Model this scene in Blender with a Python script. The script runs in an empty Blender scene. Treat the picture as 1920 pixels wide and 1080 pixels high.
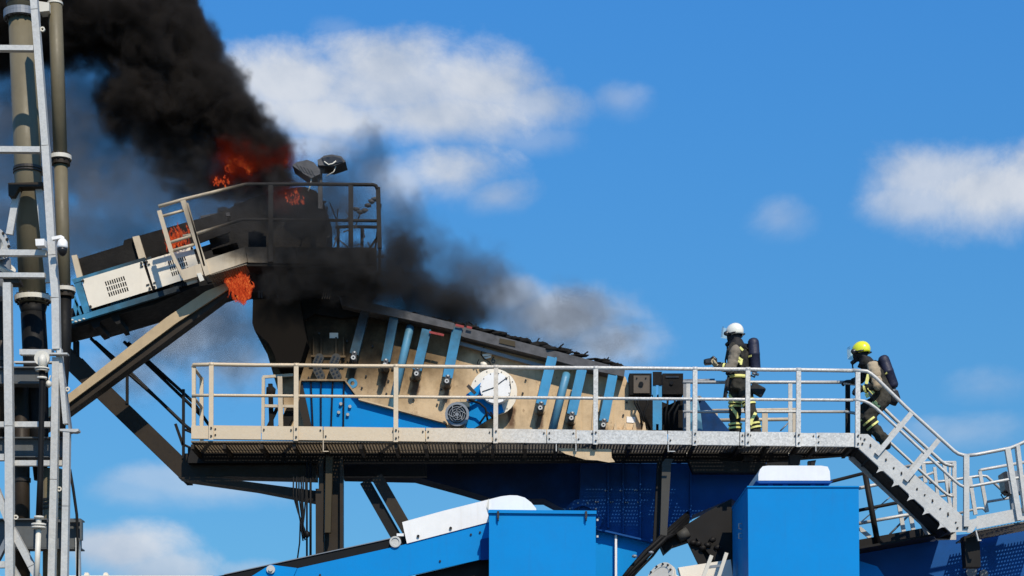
import bpy, bmesh, math, random
from mathutils import Vector, Matrix, noise as mnoise
random.seed(7)
C = bpy.context.scene.collection
scene = bpy.context.scene

# ------------------------------------------------------------------ camera, sky, sun, exposure
F, D, CZ, HY = 3550.0, 30.0, 1.65, 1525.0        # focal length in photo pixels, distance to the walkway, eye height, horizon row
cam_data = bpy.data.cameras.new('camera')
cam = bpy.data.objects.new('camera', cam_data); C.objects.link(cam)
cam.location = (0, -D, CZ); cam.rotation_euler = (math.radians(90), 0, 0)
cam_data.sensor_width = 36.0; cam_data.lens = F/1920*36.0
cam_data.shift_y = (HY-540)/1920.0
cam_data.clip_start = 0.5; cam_data.clip_end = 12000
scene.camera = cam

SUN_EL, SUN_AZ = math.radians(45), math.radians(18)   # behind the camera, over its right shoulder
sun_dir = Vector((math.sin(SUN_AZ)*math.cos(SUN_EL), -math.cos(SUN_AZ)*math.cos(SUN_EL), math.sin(SUN_EL)))
sd = bpy.data.lights.new('sun', 'SUN'); sd.energy = 4.5; sd.angle = math.radians(0.53); sd.color = (1.0, 0.90, 0.755)
sun = bpy.data.objects.new('sun', sd); C.objects.link(sun)
sun.location = (10, -30, 40); sun.rotation_euler = (-sun_dir).to_track_quat('-Z', 'Y').to_euler()

vs = scene.view_settings
scene.display_settings.display_device = 'sRGB'
vs.view_transform = 'Standard'; vs.look = 'None'; vs.exposure = 0.0; vs.gamma = 1.0; vs.use_curve_mapping = False
scene.cycles.volume_step_rate = 1.0
scene.cycles.volume_max_steps = 256
scene.cycles.volume_bounces = 1
scene.cycles.max_bounces = 8
scene.cycles.transparent_max_bounces = 16

def V(px, py, d, ref=None):
    """world point seen at photo pixel (px, py) on the plane y=ref (default d), placed at y=d"""
    s = (D + (d if ref is None else ref))/F
    return Vector(((px-960)*s, d, CZ+(HY-py)*s))
def AZEL(px, py):
    v = Vector(((px-960)/F, 1.0, (HY-py)/F)).normalized()
    return math.atan2(v.x, v.y), math.asin(v.z)

class NT:
    """tiny node-graph writer"""
    def __init__(s, tree): s.t = tree; s.n = tree.nodes; s.l = tree.links
    def add(s, typ, ins=None, **props):
        n = s.n.new(typ)
        for k, v in props.items(): setattr(n, k, v)
        for k, v in (ins or {}).items(): s.set(n, k, v)
        return n
    def set(s, n, k, v):
        i = n.inputs[k]
        if isinstance(v, bpy.types.NodeSocket): s.l.new(v, i)
        elif isinstance(v, bpy.types.Node): s.l.new(v.outputs[0], i)
        else: i.default_value = v
    def m(s, op, a, b=None, c=None, clamp=False):
        n = s.add('ShaderNodeMath', operation=op, use_clamp=clamp)
        for i, v in enumerate((a, b, c)):
            if v is not None: s.set(n, i, v)
        return n.outputs[0]
    def vm(s, op, a, b=None, out=0):
        n = s.add('ShaderNodeVectorMath', operation=op)
        s.set(n, 0, a)
        if b is not None:
            if op == 'SCALE': s.set(n, 'Scale', b)
            else: s.set(n, 1, b)
        return n.outputs['Value'] if op in ('LENGTH', 'DOT_PRODUCT', 'DISTANCE') else n.outputs[0]
    def rng(s, v, a, b, c=0.0, d=1.0, smooth=True):
        n = s.add('ShaderNodeMapRange', clamp=True, interpolation_type='SMOOTHSTEP' if smooth else 'LINEAR')
        for i, x in enumerate((v, a, b, c, d)): s.set(n, i, x)
        return n.outputs[0]
    def noise(s, vec, scale, detail=4.0, rough=0.55, dist=0.0):
        n = s.add('ShaderNodeTexNoise', {'Scale': scale, 'Detail': detail, 'Roughness': rough, 'Distortion': dist})
        s.set(n, 'Vector', vec)
        return n.outputs[0]
    def mix(s, f, a, b, blend='MIX'):
        n = s.add('ShaderNodeMix', data_type='RGBA', blend_type=blend)
        s.set(n, 0, f); s.set(n, 6, a); s.set(n, 7, b)
        return n.outputs[2]

def rgba(c): return (c[0], c[1], c[2], 1.0)

world = bpy.data.worlds.new('World'); scene.world = world; world.use_nodes = True
def build_world():
    t = NT(world.node_tree); t.n.clear()
    out = t.add('ShaderNodeOutputWorld'); bg = t.add('ShaderNodeBackground')
    SKY_STR = 0.14
    sky = t.add('ShaderNodeTexSky', sky_type='NISHITA', sun_disc=False, sun_elevation=SUN_EL, sun_rotation=math.pi-SUN_AZ,
                air_density=1.0, dust_density=0.0, ozone_density=3.0, altitude=1500)
    gz = t.add('ShaderNodeSeparateXYZ', {0: t.add('ShaderNodeTexCoord').outputs['Generated']})
    gv = t.add('ShaderNodeCombineXYZ'); t.set(gv, 0, gz.outputs[0]); t.set(gv, 1, gz.outputs[1]); t.set(gv, 2, t.m('MULTIPLY_ADD', gz.outputs[2], 0.62, 0.20))
    t.set(sky, 'Vector', t.vm('NORMALIZE', gv.outputs[0]))
    # deep polarised blue: the photograph's sky
    hs = t.add('ShaderNodeHueSaturation', {'Saturation': 1.22, 'Value': 1.0, 'Fac': 1.0, 'Color': sky.outputs[0]})
    tint = t.mix(t.rng(t.m('ARCSINE', gz.outputs[2]), 0.06, 0.44, smooth=False), (1.12, 1.26, 0.94, 1), (0.86, 1.38, 1.52, 1))
    skyc = t.mix(1.0, hs.outputs[0], tint, 'MULTIPLY')
    g = t.add('ShaderNodeTexCoord').outputs['Generated']
    sep = t.add('ShaderNodeSeparateXYZ', {0: g})
    az = t.m('ARCTAN2', sep.outputs[0], sep.outputs[1])
    el = t.m('ARCSINE', sep.outputs[2])
    n1 = t.noise(t.vm('MULTIPLY', g, (1.0, 1.0, 1.35)), 12.0, 10.0, 0.62, 0.25); n2 = t.noise(t.vm('ADD', g, (3.1, 1.7, 5.2)), 48.0, 5.0, 0.6)
    wob = t.m('ADD', t.m('MULTIPLY', t.m('SUBTRACT', n1, 0.5), 2.9), t.m('MULTIPLY', t.m('SUBTRACT', n2, 0.5), 0.5))
    # (px, py, half width, half height, strength) of the clouds as seen from the camera
    cl = [(740,185,290,90,.95),(560,165,150,75,1.0),(720,140,170,85,1.0),(900,165,170,75,1.0),(640,230,250,50,1.0),(800,225,250,60,1.0),(1010,200,110,45,.8),
          (1160,185,60,35,.38),(840,330,135,62,.95),(930,370,90,40,.6),(760,345,90,60,.7),(1000,265,90,28,.3),
          (1880,360,210,70,1.0),(1780,340,150,62,.85),(1740,385,130,45,.75),(1960,330,120,80,1.0),(1468,412,68,42,.38),
          (230,1040,120,55,.95),(180,1030,90,50,.9),(300,1075,120,45,.8),(370,910,190,35,.42),(250,925,90,30,.3),
          (340,640,170,75,.75),(430,690,120,60,.75),(250,700,120,50,.5),(410,590,70,50,.5),(1060,605,140,60,.75),(1140,650,100,50,.7),(960,560,80,40,.65),
          (1850,725,90,38,.22),(1800,810,150,38,.3),(640,60,60,30,.2),(470,1075,90,22,.4),(460,200,90,75,.85),(560,280,130,30,.7)]
    tot = None; shade = None
    for px, py, w, h, st in cl:
        a0, e0 = AZEL(px, py); ra = w/F*1.25; re = h/F*1.25
        dx = t.m('MULTIPLY', t.m('SUBTRACT', az, a0), 1/ra); dy = t.m('MULTIPLY', t.m('SUBTRACT', el, e0), 1/re)
        r2 = t.m('ADD', t.m('MULTIPLY', dx, dx), t.m('MULTIPLY', dy, dy))
        f = t.m('ADD', t.m('SUBTRACT', 1.0, t.m('SQRT', r2)), t.m('MULTIPLY', wob, 0.62))
        f = t.rng(f, 0.0, t.rng(dy, -0.7, 0.6, 1.25, 0.72), 0.0, st)      # crisp heads, ragged fading bases
        tot = f if tot is None else t.m('MAXIMUM', tot, f)
    # a loose field of the same small cumulus round the rest of the sky
    vv = t.vm('MULTIPLY', g, (5.0, 5.0, 11.0))
    n3 = t.noise(vv, 1.0, 8.0, 0.56)
    behind = t.m('MAXIMUM', t.rng(t.m('ABSOLUTE', az), 0.40, 0.62), t.rng(el, 0.50, 0.66))
    field = t.m('MULTIPLY', t.rng(n3, 0.56, 0.68), behind)
    field = t.m('MULTIPLY', field, t.rng(el, 0.02, 0.12))
    tot = t.m('MAXIMUM', tot, field)
    soft = t.noise(t.vm('ADD', g, (0.0, 0.0, 0.012)), 13.0, 4.0, 0.5)
    k = 1.0/SKY_STR
    ccol = t.mix(t.rng(t.m('ADD', t.m('MULTIPLY', soft, .6), t.m('MULTIPLY', n1, .4)), 0.36, 0.62), rgba((0.39*k, 0.47*k, 0.60*k)), rgba((0.72*k, 0.75*k, 0.80*k)))
    col = t.mix(t.m('MULTIPLY', tot, 0.92), skyc, ccol)
    t.set(bg, 'Color', col); bg.inputs['Strength'].default_value = SKY_STR
    t.l.new(bg.outputs[0], out.inputs[0])
build_world()

# ------------------------------------------------------------------ mesh writer
class MB:
    def __init__(s): s.v = []; s.f = []; s.sm = []
    def add(s, vs, fs, smooth=False):
        o = len(s.v); s.v.extend([Vector(p) for p in vs]); s.f.extend([tuple(i+o for i in f) for f in fs]); s.sm.extend([smooth]*len(fs)); return s
    def box(s, c, size, M=None):
        hx, hy, hz = size[0]/2, size[1]/2, size[2]/2
        ps = [Vector((x*hx, y*hy, z*hz)) for z in (-1, 1) for y in (-1, 1) for x in (-1, 1)]
        if M is not None: ps = [M @ p for p in ps]
        c = Vector(c)
        return s.add([c+p for p in ps], [(0,2,3,1),(4,5,7,6),(0,1,5,4),(2,6,7,3),(0,4,6,2),(1,3,7,5)])
    def box2(s, lo, hi):
        lo, hi = Vector(lo), Vector(hi)
        return s.box((lo+hi)/2, [abs(hi[i]-lo[i]) for i in range(3)])
    def bar(s, a, b, w, h, side=None):
        """square bar a->b; w across (in the picture plane), h along the side vector (default y)"""
        a, b = Vector(a), Vector(b); t = b-a; L = t.length; t.normalize()
        y = Vector(side) if side is not None else Vector((0, 1, 0))
        if abs(y.dot(t)) > 0.95: y = Vector((1, 0, 0))
        y = (y - t*y.dot(t)).normalized(); x = y.cross(t)
        M = Matrix((x, y, t)).transposed()
        return s.box((a+b)/2, (w, h, L), M)
    def prism(s, poly, y0, y1):
        """outline in world XZ (list of Vectors), from depth y0 to y1"""
        n = len(poly)
        area = sum(poly[i].x*poly[(i+1) % n].z-poly[(i+1) % n].x*poly[i].z for i in range(n))
        if area < 0: poly = list(reversed(poly))
        vs = [Vector((p.x, y0, p.z)) for p in poly]+[Vector((p.x, y1, p.z)) for p in poly]
        fs = [tuple(range(n)), tuple(reversed(range(n, 2*n)))]
        for i in range(n):
            j = (i+1) % n; fs.append((i, i+n, j+n, j))
        return s.add(vs, fs)
    def ppx(s, pts, y0, y1, ref=None):
        r = y0 if ref is None else ref
        return s.prism([V(p[0], p[1], r) for p in pts], y0, y1)
    def tube(s, pts, r, seg=8, caps=True, closed=False):
        pts = [Vector(p) for p in pts]; n = len(pts)
        rs = r if isinstance(r, (list, tuple)) else [r]*n
        vs = []; prev = None
        for i, p in enumerate(pts):
            t = (pts[min(i+1, n-1)]-pts[max(i-1, 0)])
            if t.length < 1e-9: t = Vector((0, 0, 1))
            t.normalize()
            if prev is None:
                u = Vector((0, 1, 0)) if abs(t.y) < 0.9 else Vector((1, 0, 0))
            else: u = prev
            u = (u - t*u.dot(t)).normalized(); prev = u; w = t.cross(u)
            for k in range(seg):
                a = 2*math.pi*k/seg
                vs.append(p+(u*math.cos(a)+w*math.sin(a))*rs[i])
        fs = []
        for i in range(n-1):
            for k in range(seg):
                k2 = (k+1) % seg
                fs.append((i*seg+k, i*seg+k2, (i+1)*seg+k2, (i+1)*seg+k))
        s.add(vs, fs, True)
        if caps:
            o = len(s.v)-len(vs)
            s.f.append(tuple(o+k for k in reversed(range(seg)))); s.f.append(tuple(o+(n-1)*seg+k for k in range(seg))); s.sm += [False, False]
        return s
    def cyl(s, a, b, r, seg=16): return s.tube([a, b], r, seg)
    def ring(s, c, axis, r0, r1, h, seg=24):
        """flat washer with a hole: centre c, thickness h along axis"""
        c = Vector(c); ax = Vector(axis).normalized()
        u = Vector((0, 0, 1)) if abs(ax.z) < 0.9 else Vector((1, 0, 0))
        u = (u-ax*u.dot(ax)).normalized(); w = ax.cross(u); vs = []
        for z in (-h/2, h/2):
            for r in (r0, r1):
                for k in range(seg):
                    a = 2*math.pi*k/seg; vs.append(c+ax*z+(u*math.cos(a)+w*math.sin(a))*r)
        fs = []
        for k in range(seg):
            k2 = (k+1) % seg
            a0, a1, b0, b1 = k, k+seg, k+2*seg, k+3*seg
            c0, c1, d0, d1 = k2, k2+seg, k2+2*seg, k2+3*seg
            fs += [(a0, c0, c1, a1), (b0, b1, d1, d0), (a1, c1, d1, b1), (a0, b0, d0, c0)]
        return s.add(vs, fs)
    def blob(s, c, r, sub=2, amp=0.15, fr=1.0, seed=0):
        bm = bmesh.new(); bmesh.ops.create_icosphere(bm, subdivisions=sub, radius=1.0)
        r = Vector(r) if hasattr(r, '__len__') else Vector((r, r, r)); c = Vector(c)
        bm.verts.ensure_lookup_table()
        vs = []
        for v in bm.verts:
            k = 1+amp*mnoise.noise(v.co*1.7*fr+Vector((seed*3.1, seed*1.7, seed)))
            vs.append(c+Vector((v.co.x*r.x, v.co.y*r.y, v.co.z*r.z))*k)
        fs = [tuple(v.index for v in f.verts) for f in bm.faces]; bm.free()
        return s.add(vs, fs, True)
    def loft(s, sects, seg=14):
        """sections (centre, (rx, ry), x axis, y axis) joined into one closed skin"""
        vs = []
        for c, (rx, ry), ax, ay in sects:
            for k in range(seg):
                a = 2*math.pi*k/seg
                vs.append(Vector(c)+Vector(ax)*rx*math.cos(a)+Vector(ay)*ry*math.sin(a))
        n = len(sects); fs = []
        for i in range(n-1):
            for k in range(seg):
                k2 = (k+1) % seg; fs.append((i*seg+k, i*seg+k2, (i+1)*seg+k2, (i+1)*seg+k))
        fs.append(tuple(reversed(range(seg)))); fs.append(tuple((n-1)*seg+k for k in range(seg)))
        return s.add(vs, fs, True)
    def mesh(s, name, m, org):
        me = bpy.data.meshes.new(name)
        me.from_pydata([tuple(v-org) for v in s.v], [], s.f); me.update()
        me.polygons.foreach_set('use_smooth', s.sm)
        for x in (m if isinstance(m, (list, tuple)) else [m]): me.materials.append(x)
        return me

ORG = {}
def obj(name, mb, m, parent=None, org=None):
    if org is None:
        if parent is not None: org = ORG[parent.name]
        else:
            xs = [v.x for v in mb.v]; ys = [v.y for v in mb.v]; zs = [v.z for v in mb.v]
            org = Vector(((min(xs)+max(xs))/2, (min(ys)+max(ys))/2, min(zs)))
    o = bpy.data.objects.new(name, mb.mesh(name, m, org)); C.objects.link(o)
    ORG[o.name] = org
    if parent is None: o.location = org
    else:
        o.parent = parent; o.location = org-ORG[parent.name]
    return o
def tag(o, label=None, cat=None, group=None, kind=None):
    for k, v in (('label', label), ('category', cat), ('group', group), ('kind', kind)):
        if v: o[k] = v
    return o
def thing(name, label, cat, base, group=None):
    o = bpy.data.objects.new(name, None); C.objects.link(o); o.empty_display_size = 0.2
    o.location = base; ORG[o.name] = Vector(base)
    return tag(o, label, cat, group)
def inst(src, parent, loc, rot=None, scale=None):
    """a copy of a piece that shares its mesh; loc in world space"""
    o = src.copy(); C.objects.link(o); o.parent = parent
    o.location = Vector(loc)-ORG[parent.name]; ORG[o.name] = Vector(loc)
    if rot is not None: o.rotation_euler = rot
    if scale is not None: o.scale = scale
    return o
def stuff(o): o['kind'] = 'stuff'; return o

# ------------------------------------------------------------------ materials
FIRE_AT = V(560, 470, 1.5)
def paint(name, base, rough=0.5, metal=0.0, var=0.12, vscale=3.0, dirt=0.0, dirtc=(0.12, 0.09, 0.06), streak=0.0, bump=0.0, bscale=40.0,
          soot=0.0, soot_r=(1.6, 4.2), soot_n=1.9, soot_at=None, spangle=0.0, rust=0.0, burn=None, coat=0.0, spec=0.5, stains=()):
    m = bpy.data.materials.new(name); m.use_nodes = True
    t = NT(m.node_tree); b = t.n['Principled BSDF']
    pos = t.add('ShaderNodeNewGeometry').outputs['Position']
    n = t.noise(pos, vscale, 5.0, 0.6)
    v = t.rng(n, 0.25, 0.75, 1-var, 1+var, False)
    col = t.vm('SCALE', rgba(base)[:3], v)
    if spangle:
        vo = t.add('ShaderNodeTexVoronoi', {'Scale': 42.0, 'Vector': pos}, feature='F1')
        sv = t.add('ShaderNodeSeparateColor', {0: vo.outputs['Color']}).outputs[0]
        col = t.vm('SCALE', col, t.rng(sv, 0.0, 1.0, 1-spangle, 1+spangle, False))
    if dirt:
        d1 = t.rng(t.noise(pos, 1.9, 6.0, 0.68), 0.42, 0.75)
        d2 = t.rng(t.noise(pos, 9.0, 5.0, 0.7), 0.40, 0.70)
        f = t.m('MULTIPLY', t.m('ADD', t.m('MULTIPLY', d1, 0.7), t.m('MULTIPLY', d2, 0.3)), dirt)
        col = t.mix(f, col, rgba(dirtc))
    if streak:
        sp = t.vm('MULTIPLY', pos, (14.0, 14.0, 0.9))
        f = t.m('MULTIPLY', t.rng(t.noise(sp, 1.0, 4.0, 0.6), 0.5, 0.78), streak)
        col = t.mix(f, col, rgba(dirtc))
    if rust:
        f = t.m('MULTIPLY', t.rng(t.noise(pos, 6.0, 6.0, 0.7), 0.58, 0.72), rust)
        col = t.mix(f, col, rgba((0.10, 0.035, 0.012)))
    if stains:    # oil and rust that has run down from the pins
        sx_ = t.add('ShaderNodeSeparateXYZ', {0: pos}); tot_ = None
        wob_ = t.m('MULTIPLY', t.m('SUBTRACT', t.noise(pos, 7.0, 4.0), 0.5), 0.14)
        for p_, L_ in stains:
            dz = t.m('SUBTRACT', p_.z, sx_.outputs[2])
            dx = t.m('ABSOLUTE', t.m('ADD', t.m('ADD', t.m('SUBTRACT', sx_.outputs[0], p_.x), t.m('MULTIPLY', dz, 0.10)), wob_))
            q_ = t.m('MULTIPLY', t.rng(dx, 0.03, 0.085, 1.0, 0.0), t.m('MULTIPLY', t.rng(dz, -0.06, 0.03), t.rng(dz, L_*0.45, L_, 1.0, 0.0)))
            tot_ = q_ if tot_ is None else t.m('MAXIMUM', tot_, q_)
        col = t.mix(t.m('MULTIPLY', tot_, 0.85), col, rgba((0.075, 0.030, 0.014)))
    rgh = t.rng(t.noise(pos, vscale*4, 3.0), 0.2, 0.8, max(rough-0.12, 0.05), min(rough+0.12, 1), False)
    if burn:      # browned by heat along the left end of the walkway: fades away over a few metres of steel
        sx = t.add('ShaderNodeSeparateXYZ', {0: pos}).outputs[0]
        nn = t.m('MULTIPLY', t.m('SUBTRACT', t.noise(pos, 2.5, 4.0), 0.5), 1.6)
        f = t.m('MULTIPLY', t.rng(t.m('ADD', sx, nn), burn[0], burn[1], 1.0, 0.0), burn[2])
        col = t.mix(f, col, rgba(burn[3]))
    if soot:  # soot near the fire, plus smoke shadow put into the same colour
        dist = t.vm('LENGTH', t.vm('MULTIPLY', t.vm('SUBTRACT', pos, tuple(soot_at or FIRE_AT)), (0.62, 0.35, 1.0)))
        nn = t.m('MULTIPLY', t.m('SUBTRACT', t.noise(pos, 1.6, 6.0, 0.62), 0.5), soot_n)
        f = t.m('MULTIPLY', t.rng(t.m('ADD', dist, nn), soot_r[0], soot_r[1], 1.0, 0.0), soot)
        col = t.mix(t.m('MULTIPLY', t.rng(f, 0.0, 0.5), 0.75), col, t.vm('MULTIPLY', col, (0.42, 0.36, 0.28)))      # scorched brown before it turns black
        col = t.mix(t.rng(f, 0.15, 1.0), col, rgba((0.010, 0.008, 0.006)))
        rgh = t.m('ADD', rgh, t.m('MULTIPLY', f, 0.35), clamp=True)
    t.set(b, 'Base Color', col); t.set(b, 'Roughness', rgh); b.inputs['Metallic'].default_value = metal
    b.inputs['Specular IOR Level'].default_value = spec
    if coat: b.inputs['Coat Weight'].default_value = coat; b.inputs['Coat Roughness'].default_value = 0.15
    if bump:
        bn = t.add('ShaderNodeBump', {'Strength': bump, 'Distance': 0.02, 'Height': t.noise(pos, bscale, 4.0)})
        t.l.new(bn.outputs[0], b.inputs['Normal'])
    return m
M = {}
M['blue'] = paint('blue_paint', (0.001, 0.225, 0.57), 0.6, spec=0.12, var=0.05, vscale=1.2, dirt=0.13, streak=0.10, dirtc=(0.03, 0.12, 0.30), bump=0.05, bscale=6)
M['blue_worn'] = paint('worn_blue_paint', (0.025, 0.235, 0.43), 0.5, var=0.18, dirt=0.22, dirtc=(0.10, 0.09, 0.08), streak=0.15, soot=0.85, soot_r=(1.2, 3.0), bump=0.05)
M['blue_deep'] = paint('shaded_side_blue_paint', (0.002, 0.068, 0.255), 0.6, spec=0.2, var=0.12, dirt=0.15, dirtc=(0.02, 0.03, 0.06), soot=0.9, soot_r=(3.0, 6.5))  # darker copy of the blue, with the shade put into its colour
M['white'] = paint('white_paint', (0.80, 0.79, 0.75), 0.45, var=0.04, dirt=0.10, dirtc=(0.45, 0.36, 0.25), streak=0.12, bump=0.05)
M['cream'] = paint('cream_cover_paint', (0.74, 0.68, 0.56), 0.5, var=0.05, dirt=0.14, dirtc=(0.42, 0.32, 0.20), streak=0.08)
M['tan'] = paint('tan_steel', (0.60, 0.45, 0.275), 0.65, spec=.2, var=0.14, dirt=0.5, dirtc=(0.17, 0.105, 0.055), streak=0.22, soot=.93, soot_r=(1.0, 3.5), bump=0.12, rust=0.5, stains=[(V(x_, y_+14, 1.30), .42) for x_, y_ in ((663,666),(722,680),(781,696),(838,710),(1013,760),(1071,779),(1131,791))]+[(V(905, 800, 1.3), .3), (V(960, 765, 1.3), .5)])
M['tan_rail'] = paint('tan_railing', (0.52, 0.43, 0.30), 0.5, var=0.08, dirt=0.2, dirtc=(0.2, 0.13, 0.075), streak=.35, soot=0.97, soot_r=(.92, 1.34), soot_n=.4, soot_at=V(620, 420, .9))
M['galv'] = paint('galvanised_steel', (0.50, 0.495, 0.46), 0.5, 0.15, var=0.10, spangle=0.08, dirt=0.15, dirtc=(0.30, 0.29, 0.27), bump=0.05)
M['walk'] = paint('walkway_galvanised_steel', (0.53, 0.525, 0.49), 0.5, 0.12, var=0.10, spangle=0.2, dirt=0.18, dirtc=(0.35, 0.33, 0.28), burn=(-2.4, 1.6, 0.85, (0.62, 0.48, 0.30)), bump=0.05)
M['grate'] = paint('grating_steel', (0.13, 0.12, 0.105), 0.55, 0.2, var=0.1, spangle=0.1, burn=(-3.0, 1.0, 0.8, (0.2, 0.15, 0.09)))
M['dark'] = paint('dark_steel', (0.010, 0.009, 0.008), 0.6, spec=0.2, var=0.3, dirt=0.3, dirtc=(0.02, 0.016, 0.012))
M['darkbrown'] = paint('dark_brown_steel', (0.026, 0.018, 0.010), 0.55, spec=0.25, var=0.25, dirt=0.3, dirtc=(0.02, 0.015, 0.01))
M['char'] = paint('charred_steel', (0.013, 0.012, 0.011), 0.9, spec=.12, var=0.5, dirt=0.3, dirtc=(0.05, 0.045, 0.04), bump=0.4, bscale=25)
M['charg'] = paint('scorched_grey_steel', (0.075, 0.075, 0.078), 0.75, var=0.5, vscale=6, dirt=0.5, dirtc=(0.02, 0.02, 0.02), bump=0.3, bscale=25, rust=0.3)
M['rubber'] = paint('black_rubber', (0.008, 0.008, 0.008), 0.6, spec=.15, var=0.3)
M['beige_pipe'] = paint('khaki_pipe_paint', (0.155, 0.132, 0.082), 0.5, spec=.25, var=0.10, dirt=0.2, dirtc=(0.07, 0.055, 0.035), streak=0.3)
M['flange'] = paint('light_flange', (0.62, 0.59, 0.50), 0.5, var=0.08, dirt=0.2, dirtc=(0.25, 0.2, 0.14))
M['bolt'] = paint('dark_bolt', (0.035, 0.03, 0.025), 0.5, 0.4)
M['grey'] = paint('grey_steel', (0.20, 0.22, 0.24), 0.5, 0.2, var=0.12, dirt=0.2)
M['beamgrey'] = paint('weathered_grey_beam', (0.10, 0.108, 0.11), 0.55, 0.1, var=0.15, spec=.3, dirt=0.3, dirtc=(.05, .045, .035), streak=.3)
M['motor'] = paint('motor_green_grey', (0.055, 0.075, 0.075), 0.45, 0.1, var=0.15, dirt=0.2)
M['brownbox'] = paint('brown_cabinet', (0.085, 0.06, 0.035), 0.5, var=0.15, dirt=0.4, dirtc=(0.03, 0.02, 0.015))
M['black'] = paint('black_plastic', (0.010, 0.010, 0.011), 0.35, var=0.1)
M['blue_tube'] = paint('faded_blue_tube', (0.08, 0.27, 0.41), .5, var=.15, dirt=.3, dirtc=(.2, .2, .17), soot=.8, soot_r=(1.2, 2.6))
M['stay'] = paint('shaded_brown_stay', (0.055, 0.042, 0.022), .6, spec=.2)  # brown darkened to hold the shade under the walkway
M['colgrey'] = paint('dark_grey_column', (0.055, 0.053, 0.046), .6, spec=.2)
M['concrete'] = paint('gravel_yard', (0.10, 0.088, 0.07), 0.9, var=0.25, vscale=0.4, bump=0.3)

# ------------------------------------------------------------------ ground
g = MB(); g.add([(-4000, -600, 0), (4000, -600, 0), (4000, 7000, 0), (-4000, 7000, 0)], [(0, 1, 2, 3)])
tag(obj('ground', g, M['concrete'], org=Vector((0, 0, 0))), kind='structure')
# ================================================================== main walkway
def rail_px(mb, pts, r=0.030, seg=8): return mb.tube([V(*p) for p in pts], r, seg)
WD = 0.88                                             # width of the walkway
def Wp(px, py, y=0.0): return V(px, py, y, 0.0)       # walkway space: picture plane of the front edge, pushed back by y

wk = thing('walkway', 'long raised walkway, tan at one end and galvanised at the other, beside the screening machine', 'walkway', Wp(980, 830, WD/2))
segs = [358,399,490,551,606,742,798,923,1025,1080,1115,1252,1300,1387,1402,1495,1530,1605]
def yb(x): return 797+(x-358)*(812-797)/(1605-358)    # upper edge of the toe boards
for i in range(len(segs)-1):
    a, b = segs[i]+0.8, segs[i+1]-0.8
    dy = random.uniform(-.006, .004)
    short = (b-a) < 40
    m = MB(); m.ppx([(a, yb(a)+(1.2 if short else 0)), (b, yb(b)+(1.2 if short else 0)), (b, yb(b)+25.5), (a, yb(a)+25.5)], dy-(.006 if short else 0), .012, 0)
    m.ppx([(a, yb(a)+23.5), (b, yb(b)+23.5), (b, yb(b)+25.5), (a, yb(a)+25.5)], .0125, .06, 0)
    obj('toe_board', m, M['walk'], wk)
bm_ = MB()
for px in segs[1:-1]:
    for dx, dy in ((-5, 7), (5, 7), (5, 18)):
        if random.random() < .7: bm_.cyl(Wp(px+dx, yb(px)+dy, -.002), Wp(px+dx, yb(px)+dy, -.022), .014, 6)
posts = [397,556,743,930,1117,1303,1402,1497,1608]
for px in posts:
    m = MB()
    y0 = 683+(px-360)*(695-683)/1240+2
    m.bar(Wp(px, y0, -.035), Wp(px-.6, yb(px)+28, -.035), .072, .022)
    m.bar(Wp(px-3.4, y0, -.002), Wp(px-4, yb(px)+4, -.002), .012, .06)
    obj('post', m, M['walk'], wk)
    for dy in (6, 21): bm_.cyl(Wp(px, yb(px)+dy, -.045), Wp(px, yb(px)+dy, -.068), .016, 6)
stuff(obj('bolt', bm_, M['bolt'], wk))
y_t = lambda x: 683.5+(x-360)*(695-683.5)/1240
y_m = lambda x: 741+(x-360)*(750.5-741)/1240
m = MB(); pts = []
sag = [360,397,480,556,650,743,840,930,1020,1117,1210,1303,1402,1450,1497,1550,1600]
for x in sag:
    k = 0 if x in posts else random.uniform(-.2, .7)
    pts.append(Wp(x, y_t(x)+k, -.02))
pts = [Wp(361, y_t(361)+4, .05), Wp(362.5, y_t(362)+.6, .0)]+pts[1:]
m.tube(pts, .030, 8); obj('handrail', m, M['walk'], wk)
m = MB(); m.tube([Wp(x, y_m(x)+(0 if x in posts else random.uniform(-.2, .5)), .002) for x in sag], .025, 8); obj('mid_rail', m, M['walk'], wk)
# end of the walkway on the left: corner post, end rails running back
m = MB(); m.bar(Wp(363, 684, .03), Wp(363, 800, .03), .06, .05); obj('corner_post', m, M['walk'], wk)
m = MB(); m.bar(Wp(361, 684, WD), Wp(361, 818, WD), .06, .05); obj('corner_post', m, M['walk'], wk)
for y_ in (686, 742):
    m = MB(); m.tube([Wp(361, y_, .05), Wp(361, y_, WD)], .026, 8); obj('end_rail', m, M['walk'], wk)
for px in posts[:-1]:      # sleeves where the rails pass the posts
    for y_, r_ in ((y_t(px), .0345), (y_m(px), .0295)):
        dd_ = -.02 if r_ > .03 else .002
        m = MB(); m.cyl(Wp(px-4.5, y_-.03, dd_), Wp(px+4.5, y_+.03, dd_), r_, 10); obj('rail_clamp', m, M['walk'], wk)
# back railing, seen past the machine on the right
m = MB(); m.tube([Wp(x, 693, WD) for x in (1290, 1400, 1497, 1605)], .028, 8); obj('handrail', m, M['galv'], wk)
m = MB(); m.tube([Wp(x, 750, WD) for x in (1290, 1400, 1497, 1605)], .024, 8); obj('mid_rail', m, M['galv'], wk)
for px in (1300, 1497):
    m = MB(); m.bar(Wp(px, 694, WD), Wp(px, 836, WD), .065, .03); obj('post', m, M['galv'], wk)
m = MB(); m.bar(Wp(1608, 694, WD), Wp(1608, 836, WD), .075, .05); obj('post', m, M['dark'], wk)
m = MB(); m.ppx([(358, 806), (1605, 818), (1605, 828), (358, 824)], WD+.02, WD+.035, 0); obj('back_toe_board', m, M['grate'], wk)
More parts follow.
